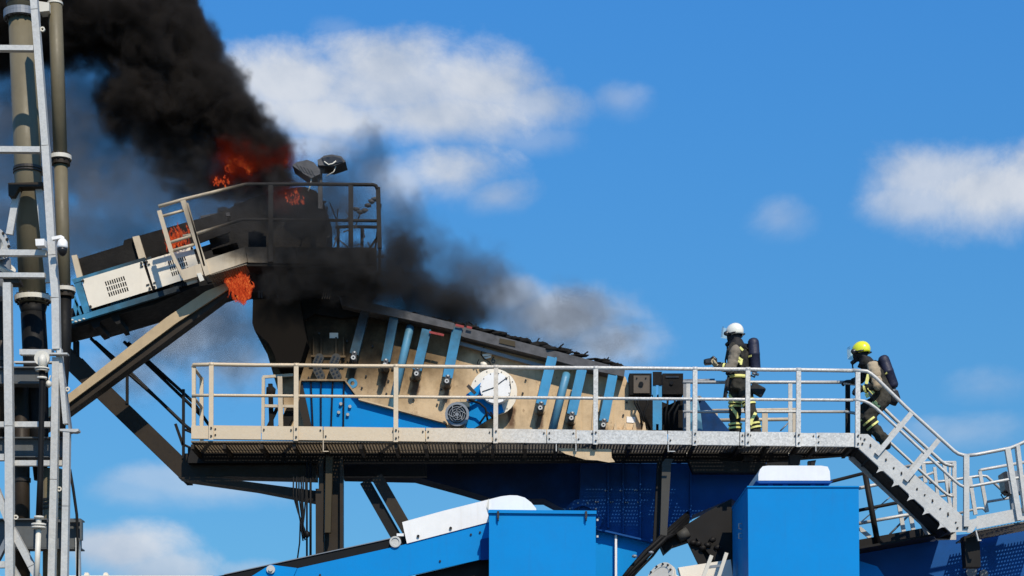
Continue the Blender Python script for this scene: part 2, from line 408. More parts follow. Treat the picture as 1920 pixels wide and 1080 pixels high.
# bar grating deck: real bars, light falls through
zg0, zg1 = Wp(0, 826).z, Wp(0, 829.4).z
x0, x1 = Wp(359, 0).x, Wp(1604, 0).x
m = MB()
nx = int((x1-x0)/.050)
for i in range(nx+1):
    x = x0+(x1-x0)*i/nx
    m.box2((x-.010, .02, zg1), (x+.010, WD, zg0))
ny = 15
for j in range(ny+1):
    y = .03+(WD-.04)*j/ny
    m.box2((x0, y-.0108, zg1+.005), (x1, y+.0108, zg0-.003))
stuff(obj('deck_grating', m, M['grate'], wk))
# bearers across and hangers under the deck
for px in (360, 420, 490, 551, 607, 676, 742, 798, 860, 923, 985, 1043, 1080, 1115, 1180, 1253, 1300, 1387, 1440, 1497, 1530, 1598):
    m = MB(); a = Wp(px, 832); m.box2((a.x-.025, .03, a.z-.075), (a.x+.025, WD-.03, a.z-.004)); obj('bearer', m, M['darkbrown'] if px < 1000 else M['dark'], wk)
for px, w in ((606, 9), (1043, 0), (1080, 0), (1253, 12), (1530, 0)):
    m = MB(); a = Wp(px, 823)
    m.bar(Wp(px, 822, .02), Wp(px, 846, .02), .012, .03)
    if w: m.bar(Wp(px-1, 846, .02), Wp(px+w+1, 846, .02), .012, .03, side=(0, 1, 0))
    obj('hanger', m, M['walk'], wk)
# main beam under the back edge
m = MB(); m.ppx([(352, 838), (1600, 843), (1600, 852), (1440, 864), (352, 868)], WD+.03, WD+.2)
obj('main_beam', m, M['dark'], wk)
m = MB(); m.ppx([(1485, 846), (1510, 846), (1500, 875), (1488, 870)], .3, .5, 0); m.ppx([(1519, 860), (1534, 858), (1530, 875), (1520, 875)], .2, .3, 0)
obj('bracket', m, M['dark'], wk)

# under-frame at the left end, column, braces
uf = thing('support_frame', 'dark brown steel frame and column carrying the tan end of the walkway', 'steel frame', Wp(600, 1045, .5))
m = MB(); m.ppx([(346, 850), (592, 850), (592, 897), (430, 893), (392, 896), (334, 894)], WD+.22, WD+.62); obj('girder', m, M['darkbrown'], uf)
m = MB(); m.ppx([(334, 895), (398, 894), (592, 920), (592, 940), (480, 918), (352, 900)], .75, 1.1); obj('sloping_beam', m, M['darkbrown'], uf)
m = MB(); m.ppx([(591, 846), (600, 846), (600, 1060), (585, 1060), (585, 905), (591, 905)], .55, .75, 0); m.ppx([(600.5, 846), (631, 846), (631, 1060), (600.5, 1060)], .70, .72, 0)
m.ppx([(631.5, 846), (637, 846), (637, 1060), (631.5, 1060)], .55, .75, 0); obj('column', m, M['darkbrown'], uf)
m = MB(); m.ppx([(606, 847), (619, 847), (615, 991), (604, 991)], .42, .54, 0); obj('stay', m, M['stay'], uf)
m = MB(); m.ppx([(585, 850), (800, 850), (800, 893), (585, 893)], WD+.64, WD+.80); obj('girder', m, M['dark'], uf)
m = MB(); m.bar(Wp(676, 885, .9), Wp(750, 1015, .9), .17, .16); obj('brace', m, M['dark'], uf)
m = MB(); m.bar(Wp(700, 878, .75), Wp(770, 1000, .75), .19, .02); m.bar(Wp(694, 884, .80), Wp(764, 1006, .80), .02, .10); obj('brace', m, M['darkbrown'], uf)
for px in (569, 576):
    m = MB(); m.cyl(Wp(px, 850, .5), Wp(px, 1070, .5), .02 if px > 570 else .016, 8); obj('conduit', m, M['rubber'], uf)
cb = thing('cable_bundle', 'black cables hanging in loose loops beside the dark brown column', 'cables', Wp(565, 1040, .4))
for k in range(8):
    m = MB(); a = 545+k*3.2; b = 566+random.uniform(-3, 6); sg = random.uniform(-10, 10)
    P = [(a, 886), (a+1+sg*.3, 920), ((a+b)/2+sg*.4, 955), (b-4, 985), (b, 1000+random.uniform(0, 10))]
    if k == 1: P = [(551, 888), (550, 930), (558, 970), (556, 1010), (551, 1046)]
    m.tube([Wp(p[0], p[1], .35+random.uniform(0, .1)) for p in P], .013, 6); obj('cable', m, M['rubber'], cb)
m = MB(); m.blob(Wp(571, 995, .4), (.05, .05, .07), 1, .3); obj('cable_tie', m, M['rubber'], cb)
# right-hand column
col = thing('support_column', 'thin dark column standing under the galvanised half of the walkway in front of the blue hopper wall', 'column', Wp(1250, 1010, .4))
m = MB(); m.ppx([(1251, 852), (1267, 853), (1262, 860), (1254, 998), (1241, 998), (1245, 860)], .35, .5, 0); obj('web', m, M['colgrey'], col)
m = MB(); m.ppx([(1238, 846), (1247, 846), (1240, 1010), (1229, 1010)], .52, .66, 0); obj('flange', m, M['dark'], col)

# ================================================================== stairs at the right end
st = thing('stairs', 'galvanised stairs with open treads dropping from the walkway end', 'stairs', Wp(1790, 1000, WD/2))
SP = [(1609, 814), (1627, 814), (1808, 970), (1817, 973), (1817, 997), (1783, 998), (1609, 838)]
for y0, y1 in ((-.004, .010), (WD-.01, WD+.005)):
    m = MB(); m.ppx(SP, y0, y1, 0)
    for k in range(5 if y0 < 0 else 0):
        f = (k*28.7+40)/174; ax_, ay_ = 1609+174*f, 838+160*f
        m.ppx([(ax_-3, ay_-3), (ax_+9, ay_+8), (ax_+2, ay_+8.5), (ax_-6, ay_+12), (ax_-1.5, ay_+4)], y0+.002, y1+.002, 0)
    m.ppx([(1611, 838.5), (1784, 997.3), (1783.5, 999), (1610, 840.4)], y0+.001, y0+.055, 0)
    obj('stringer', m, M['galv'], st)
T0, T1 = (1603, 846), (1777, 1006)
tr = MB()
W_, H_ = .20, .035
def tread_mesh():
    t = MB()
    for k in range(6):
        x = -W_/2+W_*k/5; t.box((x, 0, 0), (.020 if 0 < k < 5 else .012, WD-.05, H_ if 0 < k < 5 else H_+.02))
    for k in range(9): t.box((0, -(WD-.06)/2+(WD-.06)*k/8, .004), (W_-.01, .014, H_-.012))
    return t
NTR = 9
treads = []
for k in range(NTR):
    f = (k+.55)/NTR
    c = Wp(1613+(1790-1598)*f, 825+(1004-836)*f, WD/2)
    treads.append(c)
base_tread = obj('tread', tread_mesh(), M['dark'], st, org=Vector((0, 0, 0))); base_tread.location = treads[0]-ORG[st.name]; ORG[base_tread.name] = treads[0]  # galvanised treads in dark steel: their shade is put into the colour
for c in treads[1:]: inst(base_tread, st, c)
# soffit sheet added as shade under the flight, dark, between the stringers
m = MB()
a, b = Wp(1592, 846), Wp(1758, 1009)
m.bar(Vector((a.x, WD*.5, a.z-.0)), Vector((b.x, WD*.5, b.z)), .012, WD-.06); 
m2 = MB()
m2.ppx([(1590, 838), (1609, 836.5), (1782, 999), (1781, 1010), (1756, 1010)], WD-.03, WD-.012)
obj('stringer_flange', m2, M['dark'], st)  # dark face paints the shade of the back stringer into its colour
m2 = MB(); m2.ppx([(1590, 846), (1596, 842), (1762, 1003), (1784, 999), (1784, 1002), (1757, 1010)], .25, WD-.031, WD-.031); obj('shade_soffit', m2, M['dark'], st)  # added dark sheet stands in for shade below the treads
stuffb = MB()
for k in range(12):
    f = k/11; stuffb.cyl(Wp(1632+160*f, 838+142*f+random.uniform(-6, 4), -.005), Wp(1632+160*f, 838+142*f, -.022), .013, 6)
for p in ((1613, 822), (1617, 832), (1621, 824), (1795, 990), (1808, 990)): stuffb.cyl(Wp(*p, -.005), Wp(*p, -.025), .016, 6)
stuff(obj('bolt', stuffb, M['bolt'], st))
for y, dr in ((-.03, 0), (WD-.02, 0)):
    m = MB(); mm = MB()
    topr = [(1598, 695), (1625, 697), (1633, 702), (1642, 709.5), (1700, 766), (1788, 846), (1796, 851.5), (1805, 854), (1812, 855)]
    midr = [(1600, 750), (1620, 753), (1629, 757), (1642, 766), (1790, 903), (1799, 910), (1806, 913), (1812, 913)]
    m.tube([Wp(p[0], p[1], y) for p in topr], .029, 8); obj('handrail', m, M['galv'], st)
    mm.tube([Wp(p[0], p[1], y) for p in midr], .025, 8); obj('mid_rail', mm, M['galv'], st)
    for a, b in (((1708, 776), (1643, 853)), ((1759, 826), (1697, 902))):
        k = MB(); k.bar(Wp(a[0], a[1], y-.02), Wp(b[0], b[1], y-.02), .075, .014); k.bar(Wp(a[0]-3, a[1]-3, y+.0), Wp(b[0]-3, b[1]-3, y+.0), .012, .05); obj('baluster', k, M['galv'], st)

# ================================================================== lower inclined walkway on the right
lw = thing('lower_walkway', 'galvanised sloping walkway with railing leading off from the foot of the stairs', 'walkway', Wp(1870, 1000, .4))
m = MB(); m.tube([Wp(1811, 855, -.03), Wp(1830, 853, -.03), Wp(1893, 841, -.03), Wp(1908, 835, -.03), Wp(1935, 822, -.03), Wp(1990, 800, -.03)], .029, 8); obj('handrail', m, M['galv'], lw)
m = MB(); m.tube([Wp(1811, 913, -.01), Wp(1825, 911.5, -.01), Wp(1920, 894, -.01), Wp(1990, 880, -.01)], .025, 8); obj('mid_rail', m, M['galv'], lw)
for a, b, w in (((1811, 853), (1811, 988), .085), ((1888, 842), (1911, 976), .085), ((1907, 836), (1922, 960), .06)):
    k = MB(); k.bar(Wp(a[0], a[1], -.05), Wp(b[0], b[1], -.05), w, .022); k.bar(Wp(a[0]-4, a[1], -.01), Wp(b[0]-4, b[1], -.01), .014, .06); obj('post', k, M['galv'], lw)
m = MB(); m.ppx([(1822, 974), (1831, 972), (1831, 986), (1822, 999), (1813, 999), (1816, 975)], -.02, .0, 0); obj('joint_plate', m, M['galv'], lw)
for a, b in ((1831, 1905), (1905.8, 1990)):
    m = MB(); f = lambda x: 968-(x-1831)*.19
    m.ppx([(a, f(a)), (b, f(b)), (b, f(b)+24), (a, f(a)+24)], 0, .012, 0); obj('toe_board', m, M['galv'], lw)
m = MB()
dirx = (Wp(1990, 966)-Wp(1831, 996)).normalized()
for i in range(27):
    a = Wp(1831, 995)+dirx*(i*.052); m.box2((a.x-.008, .02, a.z-.014), (a.x+.008, WD+.5, a.z+.014))
for j in range(22):
    y = .03+j*.062; m.bar(Wp(1831, 995, y), Wp(1990, 966, y), .02, .016)
stuff(obj('deck_grating', m, M['grate'], lw))
m = MB(); m.ppx([(1816, 1000), (1845, 998), (1848, 1058), (1820, 1058)], .3, .55, 0); obj('leg', m, M['dark'], lw)
m = MB(); m.ppx([(1829, 994), (1831, 994), (1836, 1012), (1840, 1012), (1840, 1014), (1834, 1014)], 0, .05, 0); obj('hanger', m, M['galv'], lw)
# railing on the far side of the lower platform
BD = 1.35
def Bp(px, py, y=BD): return V(px, py, y)
fr = thing('far_railing', 'galvanised railing on the far side of the stair foot with short gate posts', 'railing', Bp(1750, 1000))
m = MB(); m.tube([Bp(1693, 876), (Bp(1735, 868)), Bp(1765, 867), Bp(1792, 867)], .026, 8); obj('handrail', m, M['galv'], fr)
m = MB(); m.tube([Bp(1742, 905), Bp(1770, 902), Bp(1840, 892), Bp(1850, 893), Bp(1885, 925)], .024, 8); obj('mid_rail', m, M['galv'], fr)
for q in ([(1757, 932), (1790, 926)], [(1795, 963), (1835, 953), (1843, 953), (1850, 960)], [(1722, 896), (1750, 886)]):
    m = MB(); m.tube([Bp(*p) for p in q], .022, 8); obj('low_rail', m, M['galv'], fr)
m = MB(); m.tube([Bp(1836, 884), Bp(1840, 881), Bp(1925, 866)], .026, 8); m.tube([Bp(1850, 941), Bp(1892, 934)], .022, 8); obj('handrail', m, M['galv'], fr)
for a, b, w in (((1731, 870), (1735, 905), .06), ((1752, 876), (1758, 930), .05), ((1770, 870), (1782, 952), .055), ((1789, 866), (1790, 965), .065), ((1818, 895), (1829, 965), .06), ((1837, 884), (1851, 960), .055), ((1781, 873), (1779, 930), .03)):
    k = MB(); k.bar(Bp(*a), Bp(*b), w, .05); obj('post', k, M['galv'], fr)
# work light at the right edge
wl = thing('work_lamp', 'small grey flood lamp clamped to the sloping walkway railing with a looped cable', 'lamp', V(1900, 955, .9))
m = MB(); m.ppx([(1880, 886), (1887, 883), (1893, 925), (1885, 918)], .75, 1.05); obj('lamp_face', m, M['black'], wl)
m = MB(); m.ppx([(1888, 884), (1912, 882), (1916, 926), (1894, 926)], .78, 1.02); m.ppx([(1894, 926.5), (1908, 926.5), (1912, 975), (1900, 975)], .85, .95); obj('housing', m, M['grey'], wl)
m = MB(); m.tube([V(1893, 928, .8), V(1882, 935, .8), V(1877, 928, .8), V(1882, 922, .8), V(1890, 924, .8)], .012, 6); obj('cable', m, M['rubber'], wl)
# lower rear walkway of the inclined conveyor, left of the stair foot
rw = thing('rear_walkway', 'dark sloping walkway with thin rails behind the blue engine box and stairs', 'walkway', V(1700, 1030, 2.6))
m = MB(); m.ppx([(1610, 1012), (1752, 986), (1760, 1006), (1700, 1018), (1610, 1036)], 2.2, 2.24); obj('toe_board', m, M['dark'], rw)
m = MB(); m.ppx([(1540, 1047), (1762, 1008), (1762, 1012), (1540, 1051)], .72, 1.52, 1.5); obj('shade_deck_plate', m, M['dark'], rw)  # sheet added to cast shade on the blue wall below
for a, b, c, d in ((1420, 938, 1625, 886), (1560, 925, 1700, 898), (1560, 967, 1720, 935), (1590, 985, 1760, 955)):
    m = MB(); m.tube([V(a, b, 2.4), V(c, d, 2.4)], .03, 8); obj('rail', m, M['galv'] if b != 938 and b != 967 else M['dark'], rw)
m = MB(); m.tube([V(1622, 888, 2.15), V(1646, 1020, 2.15)], .05, 8); obj('post', m, M['dark'], rw)
for a, b in (((1683, 930), (1695, 1000)), ((1703, 945), (1713, 996)), ((1611, 990), (1632, 1008))):
    m = MB(); m.bar(V(*a, 2.6), V(*b, 2.6), .07, .04); obj('post', m, M['galv'], rw)
m = MB(); m.tube([V(1613, 980, 2.7), V(1685, 918, 2.7)], .012, 6); m.tube([V(1668, 1002, 2.7), V(1705, 965, 2.7)], .02, 6); obj('stay', m, M['grey'], rw)
m = MB(); m.ppx([(1729, 978), (1734, 976), (1752, 1002), (1756, 1012), (1746, 1012)], 1.3, 1.5); obj('gusset', m, M['galv'], rw)
# tan rear railing behind the first firefighter
tr_ = thing('rear_railing', 'tan railing behind the firefighter with the white helmet', 'railing', V(1450, 840, 3.2))
for y in (770, 788):
    m = MB(); m.tube([V(1335, y, 3.2), V(1500, y-2, 3.2)], .032, 8); obj('rail', m, M['tan_rail'], tr_)
for x in (1341, 1434, 1490):
    m = MB(); m.bar(V(x, 768, 3.2), V(x, 880, 3.2), .10 if x == 1434 else .08, .06); obj('post', m, M['tan_rail'], tr_)
m = MB(); m.tube([V(1463, 808, 3.2), V(1478, 793, 3.2)], .015, 6); m.tube([V(1430, 868, 3.2), V(1500, 868, 3.2)], .035, 8); obj('stay', m, M['grey'], tr_)

# ================================================================== blue hopper and chassis under the walkway
hp = thing('blue_hopper', 'dark blue steel hopper and chassis wall in the shade under the walkway', 'hopper', V(1200, 1090, 2.0))
HDp = 1.25
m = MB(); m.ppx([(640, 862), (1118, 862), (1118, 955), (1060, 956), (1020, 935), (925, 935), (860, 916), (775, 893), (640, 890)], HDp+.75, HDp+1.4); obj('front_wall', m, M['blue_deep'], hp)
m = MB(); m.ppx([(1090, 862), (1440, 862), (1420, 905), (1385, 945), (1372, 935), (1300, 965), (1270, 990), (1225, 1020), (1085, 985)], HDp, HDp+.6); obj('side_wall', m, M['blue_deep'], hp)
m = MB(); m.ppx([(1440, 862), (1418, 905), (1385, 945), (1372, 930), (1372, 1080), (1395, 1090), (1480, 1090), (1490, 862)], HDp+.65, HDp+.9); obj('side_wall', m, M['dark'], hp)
for x0_, x1_, yt, yb_ in ((1139, 1142, 868, 990), (1167, 1170, 868, 1000), (1199, 1202, 868, 1010), (1294, 1297, 868, 975)):
    m = MB(); m.ppx([(x0_, yt), (x1_, yt), (x1_, yb_), (x0_, yb_)], HDp-.07, HDp-.002); obj('rib', m, M['blue_deep'], hp)
m = MB(); m.ppx([(1085, 982), (1240, 1018), (1240, 1021), (1085, 985.5)], HDp-.12, HDp-.004); obj('rim', m, M['blue_deep'], hp)
m = MB(); m.ppx([(1085, 986), (1225, 1020), (1160, 1100), (1085, 1100)], HDp+.05, HDp+.1); obj('lower_chute', m, M['blue'], hp)
m = MB(); m.ppx([(1153, 1001), (1157, 1001), (1157, 1085), (1153, 1085)], HDp-.06, HDp+.045); obj('rib', m, M['white'], hp)
m = MB()
c0 = Wp(1098, 950); m.ring((c0.x, HDp-.04, c0.z), (0, 1, 0), .20, .32, .10, 28)
obj('access_ring', m, M['blue_deep'], hp)
bs = MB()
for k in range(10):
    a = k*.63; bs.cyl((c0.x+.26*math.cos(a), HDp-.09, c0.z+.26*math.sin(a)), (c0.x+.26*math.cos(a), HDp-.12, c0.z+.26*math.sin(a)), .016, 6)
for px, py in ((1135, 920), (1163, 920), (1190, 919), (1117, 941), (1145, 941), (1173, 942), (1196, 942)):
    for k in range(2): bs.cyl(V(px+k*4, py, HDp-.002), V(px+k*4, py, HDp-.03), .012, 6)
stuff(obj('bolt', bs, M['grey'], hp))
m = MB(); m.ppx([(1290, 862), (1436, 866), (1436, 886), (1300, 886)], HDp-.5, HDp-.3); m.ppx([(1395, 854), (1412, 854), (1414, 866), (1393, 866)], HDp-.5, HDp-.44)
obj('cross_beam', m, M['dark'], hp)
m = MB(); m.ppx([(1372, 847), (1430, 847), (1432, 862), (1386, 862)], 1.7, 1.75); obj('guide_plate', m, M['blue'], hp)
# right end: big blue wall below the lower walkway
bw = thing('blue_side_wall', 'dark blue conveyor side wall below the sloping walkway, dappled with light', 'machine wall', V(1770, 1090, 1.6))
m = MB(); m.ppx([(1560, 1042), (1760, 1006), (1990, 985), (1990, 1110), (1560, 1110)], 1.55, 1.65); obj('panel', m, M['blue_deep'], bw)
m = MB(); m.ppx([(1606, 1050), (1645, 1062), (1665, 1090), (1606, 1090)], 1.2, 1.25); obj('deflector', m, M['blue'], bw)
m = MB(); m.cyl(V(1822, 1072, 1.54), V(1822, 1072, 1.35), .09, 14); m.cyl(V(1845, 1076, 1.54), V(1845, 1076, 1.4), .07, 14); obj('bearing', m, M['grey'], bw)

# ================================================================== lower front conveyor, boxes
lc = thing('front_conveyor', 'bright blue inclined conveyor with white hood at its head', 'conveyor', V(740, 1085, -.9))
LD = -1.25
m = MB(); m.ppx([(520, 1077), (560, 1065), (750, 1023), (922, 978), (922, 1046), (901, 1049), (700, 1095), (500, 1110)], LD, LD+.05); obj('side_beam', m, M['blue'], lc)
m = MB(); m.ppx([(440, 1100), (507, 1058.5), (557, 1065), (542, 1100)], LD-.03, LD-.004); obj('bracket_plate', m, M['blue'], lc)
m = MB(); c_ = V(508, 1068, LD-.035); m.cyl(c_, c_+Vector((0, -.03, 0)), .065, 18); m.cyl(c_+Vector((0, -.03, 0)), c_+Vector((0, -.06, 0)), .035, 10); obj('pivot_pin', m, M['galv'], lc)
m = MB(); m.ppx([(400, 1082), (733, 1010), (760, 1005), (765, 1020), (560, 1066), (430, 1098)], LD+.10, LD+1.3); obj('belt', m, M['rubber'], lc)
m = MB(); m.ppx([(420, 1076.2), (733, 1008.4), (733, 1010.0), (420, 1077.8)], LD+.08, LD+.12); obj('belt_edge', m, M['grey'], lc)
m = MB(); c_ = V(741, 1016, LD-.02); m.cyl(c_, c_+Vector((0, .12, 0)), .088, 20); m.ring(c_+Vector((0, -.005, 0)), (0, 1, 0), .06, .085, .02, 20); obj('roller', m, M['galv'], lc)
m = MB(); m.bar(V(744, 1003, LD), V(757, 1003, LD), .04, .04); obj('roller_pin', m, M['white'], lc)
m = MB(); hood = [(754, 979), (830, 958), (914, 937), (940, 930.5), (956, 928.5), (970, 929), (984, 933), (996, 942), (1005, 953), (1008, 970), (916, 979), (763, 1019)]
m.ppx(hood, LD-.02, LD+1.2); obj('hood', m, M['white'], lc)
hs_ = MB(); hs_.ppx([(913, 950), (916, 935.5), (917.2, 936), (916.5, 962)], LD-.045, LD-.021); obj('hood_seam', hs_, M['flange'], lc)
bs = MB()
for px, py in ((784, 1005), (845, 990)): bs.cyl(V(px, py, LD-.02), V(px, py, LD-.05), .022, 8)
for px, py in ((883, 1002), (900, 998), (825, 1052), (600, 1078)): bs.cyl(V(px, py, LD), V(px, py, LD-.02), .016, 8)
stuff(obj('bolt', bs, M['bolt'], lc))
m = MB(); m.ppx([(901, 1011), (917, 1008), (917, 1049), (901, 1050)], LD-.03, LD-.004); obj('end_plate', m, M['blue_deep'], lc)
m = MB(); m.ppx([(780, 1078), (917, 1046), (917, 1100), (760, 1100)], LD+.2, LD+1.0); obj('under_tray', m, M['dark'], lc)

b1 = thing('blue_box', 'square bright blue steel cover box with dark lip, beside the white hood', 'machine box', V(1017, 1090, -1.4))
BX = -1.75
m = MB(); m.ppx([(917, 962), (1117, 964), (1117, 1130), (917, 1130)], BX, BX+1.6); obj('body', m, M['blue'], b1)
m = MB(); m.ppx([(915.5, 955.5), (1118.5, 957.5), (1118.5, 963.6), (915.5, 961.6)], BX-.035, BX+1.62); obj('lid', m, M['blue'], b1)
for px in (934, 1099):
    m = MB(); m.bar(V(px, 958.5, BX-.055), V(px, 972, BX-.055), .03, .03); m.cyl(V(px, 972, BX-.055), V(px, 977, BX-.045), .011, 6); obj('hinge', m, M['bolt'], b1)
bs = MB(); bs.bar(V(1118.5, 975, BX+.03), V(1122, 975, BX+.03), .03, .03); bs.bar(V(1118.5, 1006, BX+.03), V(1122, 1006, BX+.03), .03, .03); obj('latch', bs, M['galv'], b1)

b2 = thing('engine_box', 'tall bright blue engine box under the stairs with a white rounded cover on top', 'engine box', V(1505, 1090, -.6))
BY = -1.55
m = MB(); m.ppx([(1402, 914), (1610, 914), (1612, 1140), (1404, 1140)], BY, BY+2.0); obj('body', m, M['blue'], b2)
m = MB(); m.ppx([(1401, 911), (1611, 911), (1611, 913.6), (1401, 913.6)], BY-.02, BY+2.02); obj('rim', m, M['blue'], b2)
m = MB()
prof = [(1422, 901), (1422, 889), (1425, 880), (1430, 874.5), (1440, 873), (1540, 873), (1552, 875), (1556, 884), (1557, 901)]
m.ppx(prof, BY+.35, BY+1.7); 
obj('cover', m, M['white'], b2)
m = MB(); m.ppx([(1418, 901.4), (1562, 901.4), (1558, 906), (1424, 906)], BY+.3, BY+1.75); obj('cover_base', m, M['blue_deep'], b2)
m = MB()
for px in (1440, 1468, 1520, 1545): m.ppx([(px, 906.4), (px+9, 906.4), (px+9, 910.6), (px, 910.6)], BY+.35, BY+.5)
obj('cover_foot', m, M['blue_deep'], b2)
for py in (982, 1000):
    m = MB(); x_ = V(1402, py, BY).x; m.tube([Vector((x_-.004, BY+.7, V(0, py, BY+.7).z)), Vector((x_-.05, BY+.7, V(0, py, BY+.7).z)), Vector((x_-.05, BY+.7, V(0, py+9, BY+.7).z)), Vector((x_-.004, BY+.7, V(0, py+10, BY+.7).z))], .010, 6); obj('handle', m, M['galv'], b2)

# hoses, beige pipe and small ladder between the boxes
ho = thing('hose_bundle', 'thick black hydraulic hoses running diagonally below the blue hopper', 'hoses', V(1200, 1085, .3))
for k in range(6):
    m = MB(); o_ = k*5; jr = lambda: random.uniform(-5, 5); o_ *= .7; m.tube([V(1152+o_, 1100, .2), V(1178+o_, 1068+jr()*.6, .2+k*.02), V(1206+o_, 1038+jr(), .25+k*.02), V(1234+o_+jr(), 1010+jr(), .3), V(1262+jr(), 985+k*4, .7), V(1290, 960+k*4, .95)], random.choice((.02, .026, .036)), 8); obj('hose', m, M['rubber'], ho)
for px, py in ((1221, 1036), (1190, 1043)):
    m = MB(); m.blob(V(px, py, .1), (.05, .04, .03), 1, .2); obj('fitting', m, M['grey'], ho)
dm = thing('drive_unit', 'dark oily drive frame hanging between the hopper and the engine box', 'drive unit', V(1310, 1060, .9))
m = MB(); m.ppx([(1238, 1020), (1285, 985), (1325, 960), (1372, 935), (1372, 1060), (1330, 1060), (1298, 1012), (1262, 1024), (1246, 1038)], .8, 1.1); obj('frame', m, M['dark'], dm)
m = MB(); m.bar(V(1290, 1000, .75), V(1320, 1062, .75), .14, .1); m.bar(V(1310, 1005, .72), V(1350, 1055, .72), .12, .1); obj('link_arm', m, M['dark'], dm)
m = MB(); m.cyl(V(1272, 1008, .7), V(1290, 997, .7), .085, 14); obj('drum', m, M['colgrey'], dm)
for k in range(6):
    m = MB(); a = V(1300+k*9, 1020+random.uniform(-8, 8), .66); m.blob(a, (.07, .05, .05), 1, .4, seed=k); obj('lump', m, M['dark'], dm)
bp = thing('beige_pipe', 'large beige pipe with bolted flange rising at the bottom edge beside the hoses', 'pipe', V(1250, 1110, -.8))
m = MB(); c_ = V(1237, 1085, -.8); ax = Vector((-.62, -.55, .35)).normalized()
m.ring(c_, ax, .20, .275, .035, 28); m.ring(c_-ax*.05, ax, .20, .275, .03, 28); obj('flange', m, M['flange'], bp)
m = MB(); m.cyl(c_+ax*.01, c_-ax*1.6+Vector((0, 0, 0)), .20, 28); obj('pipe', m, M['flange'], bp)
bs = MB(); u = Vector((0, 0, 1)); u = (u-ax*u.dot(ax)).normalized(); w = ax.cross(u)
for k in range(12):
    a = k*math.pi/6; p = c_+(u*math.cos(a)+w*math.sin(a))*.24; bs.cyl(p+ax*.017, p+ax*.04, .017, 6)
stuff(obj('bolt', bs, M['bolt'], bp))
bm2 = thing('cream_beam', 'short cream steel beam behind the small ladder', 'beam', V(1330, 1075, -.3))
m = MB(); m.ppx([(1272, 1064), (1370, 1049), (1374, 1080), (1278, 1085)], -.3, -.1); tag(obj('beam_web', m, M['cream'], bm2))
ld = thing('small_ladder', 'short galvanised ladder leaning between the beige pipe and the engine box', 'ladder', V(1340, 1100, -.9))
for a, b in (((1334, 1042), (1308, 1110)), ((1362, 1037), (1338, 1110))):
    m = MB(); m.bar(V(*a, -.9), V(*b, -.9), .055, .09); obj('rail', m, M['flange'], ld)
for f in (.32, .62, .9):
    m = MB(); m.bar(V(1334-26*f, 1042+68*f, -.9), V(1362-24*f, 1037+73*f, -.9), .04, .05); obj('rung', m, M['grey'], ld)
# ================================================================== the screening machine
SD = 1.30                                             # front of the side plate
sc = thing('screening_machine', 'burning tan screening machine with blue cross arms, blackened at its upper end', 'screening machine', V(850, 880, SD+1))
plate = [(482, 566), (520, 560), (640, 562), (700, 578), (852, 618), (1010, 662), (1172, 706), (1190, 745), (1216, 806), (1205, 850), (1148, 868), (1120, 863), (1040, 850), (700, 850), (560, 846), (522, 735), (500, 660)]
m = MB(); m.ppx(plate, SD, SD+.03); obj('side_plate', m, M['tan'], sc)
m = MB(); m.ppx([(1010, 668), (1172, 710), (1186, 745), (1205, 800), (700, 800), (560, 790), (520, 690), (520, 600), (640, 580)], SD+2.0, SD+2.03, SD); obj('far_side_plate', m, M['char'], sc)
# vertical stiffening strips on the right-hand part of the plate, a little proud
for x0_, x1_, yt in ((1012, 1030, 720), (1050, 1062, 716), (1078, 1092, 738), (1112, 1124, 756), (1140, 1150, 745)):
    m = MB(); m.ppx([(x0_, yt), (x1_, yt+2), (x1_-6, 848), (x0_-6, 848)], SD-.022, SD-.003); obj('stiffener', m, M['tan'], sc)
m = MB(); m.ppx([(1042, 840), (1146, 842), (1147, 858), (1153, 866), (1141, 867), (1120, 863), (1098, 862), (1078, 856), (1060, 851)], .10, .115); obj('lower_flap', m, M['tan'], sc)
# charred end of the box on the left, with the curved blue-black chute lip
m = MB(); m.ppx([(474, 562), (560, 556), (575, 640), (560, 690), (521, 690), (514, 664), (503, 643), (490, 631), (477, 619), (473, 606)], SD-.45, SD+1.9, SD-.45); obj('feed_chute', m, paint('scorched_shaded_blue', (0.004, 0.028, 0.07), 0.75, spec=.1, soot=.98, soot_r=(2.0, 3.2), soot_n=1.0), sc)  # scorching and shadow on the chute are both put into this dark blue
m = MB(); m.ppx([(536, 570), (566, 560), (640, 566), (690, 575), (700, 590), (640, 596), (590, 588), (556, 610)], SD-.10, SD-.03); obj('scorched_flap', m, M['char'], sc)
# top beam and the molten, burnt edge on it
m = MB(); m.ppx([(636, 556), (662, 560), (760, 583), (852, 606), (850, 618), (760, 598), (700, 586), (640, 572)], SD-.35, SD+.1); obj('top_beam', m, M['charg'], sc)
m = MB(); m.ppx([(850, 607), (870, 613), (1030, 655), (1172, 692), (1170, 706), (1100, 692), (1028, 672), (870, 632), (848, 621)], SD-.30, SD+.12); obj('top_beam', m, M['charg'], sc)
m = MB(); m.ppx([(862, 640), (1020, 684), (1018, 690), (860, 646)], SD-.12, SD-.06); obj('top_rail', m, M['grey'], sc)
m = MB()
for k in range(70):
    f = random.random(); px = 850+320*f; py = 604+84*f+random.uniform(-1, 3)
    m.blob(V(px, py, SD-.15+random.uniform(-.1, .3)), (random.uniform(.05, .16), random.uniform(.05, .12), random.uniform(.015, .05)), 1, .6, seed=k)
for k in range(24):
    f = random.random(); px = 645+200*f; py = 560+46*f+random.uniform(-2, 3)
    m.blob(V(px, py, SD+random.uniform(-.2, .3)), (random.uniform(.04, .12), .08, random.uniform(.015, .04)), 1, .6, seed=k+100)
for k in range(26):
    f = random.random(); p = V(860+310*f, 606+82*f, SD-.1+random.uniform(-.1, .2)); q = p+Vector((random.uniform(-.12, .12), random.uniform(-.05, .05), random.uniform(-.02, .10)))
    m.bar(p, q, .02, .02)
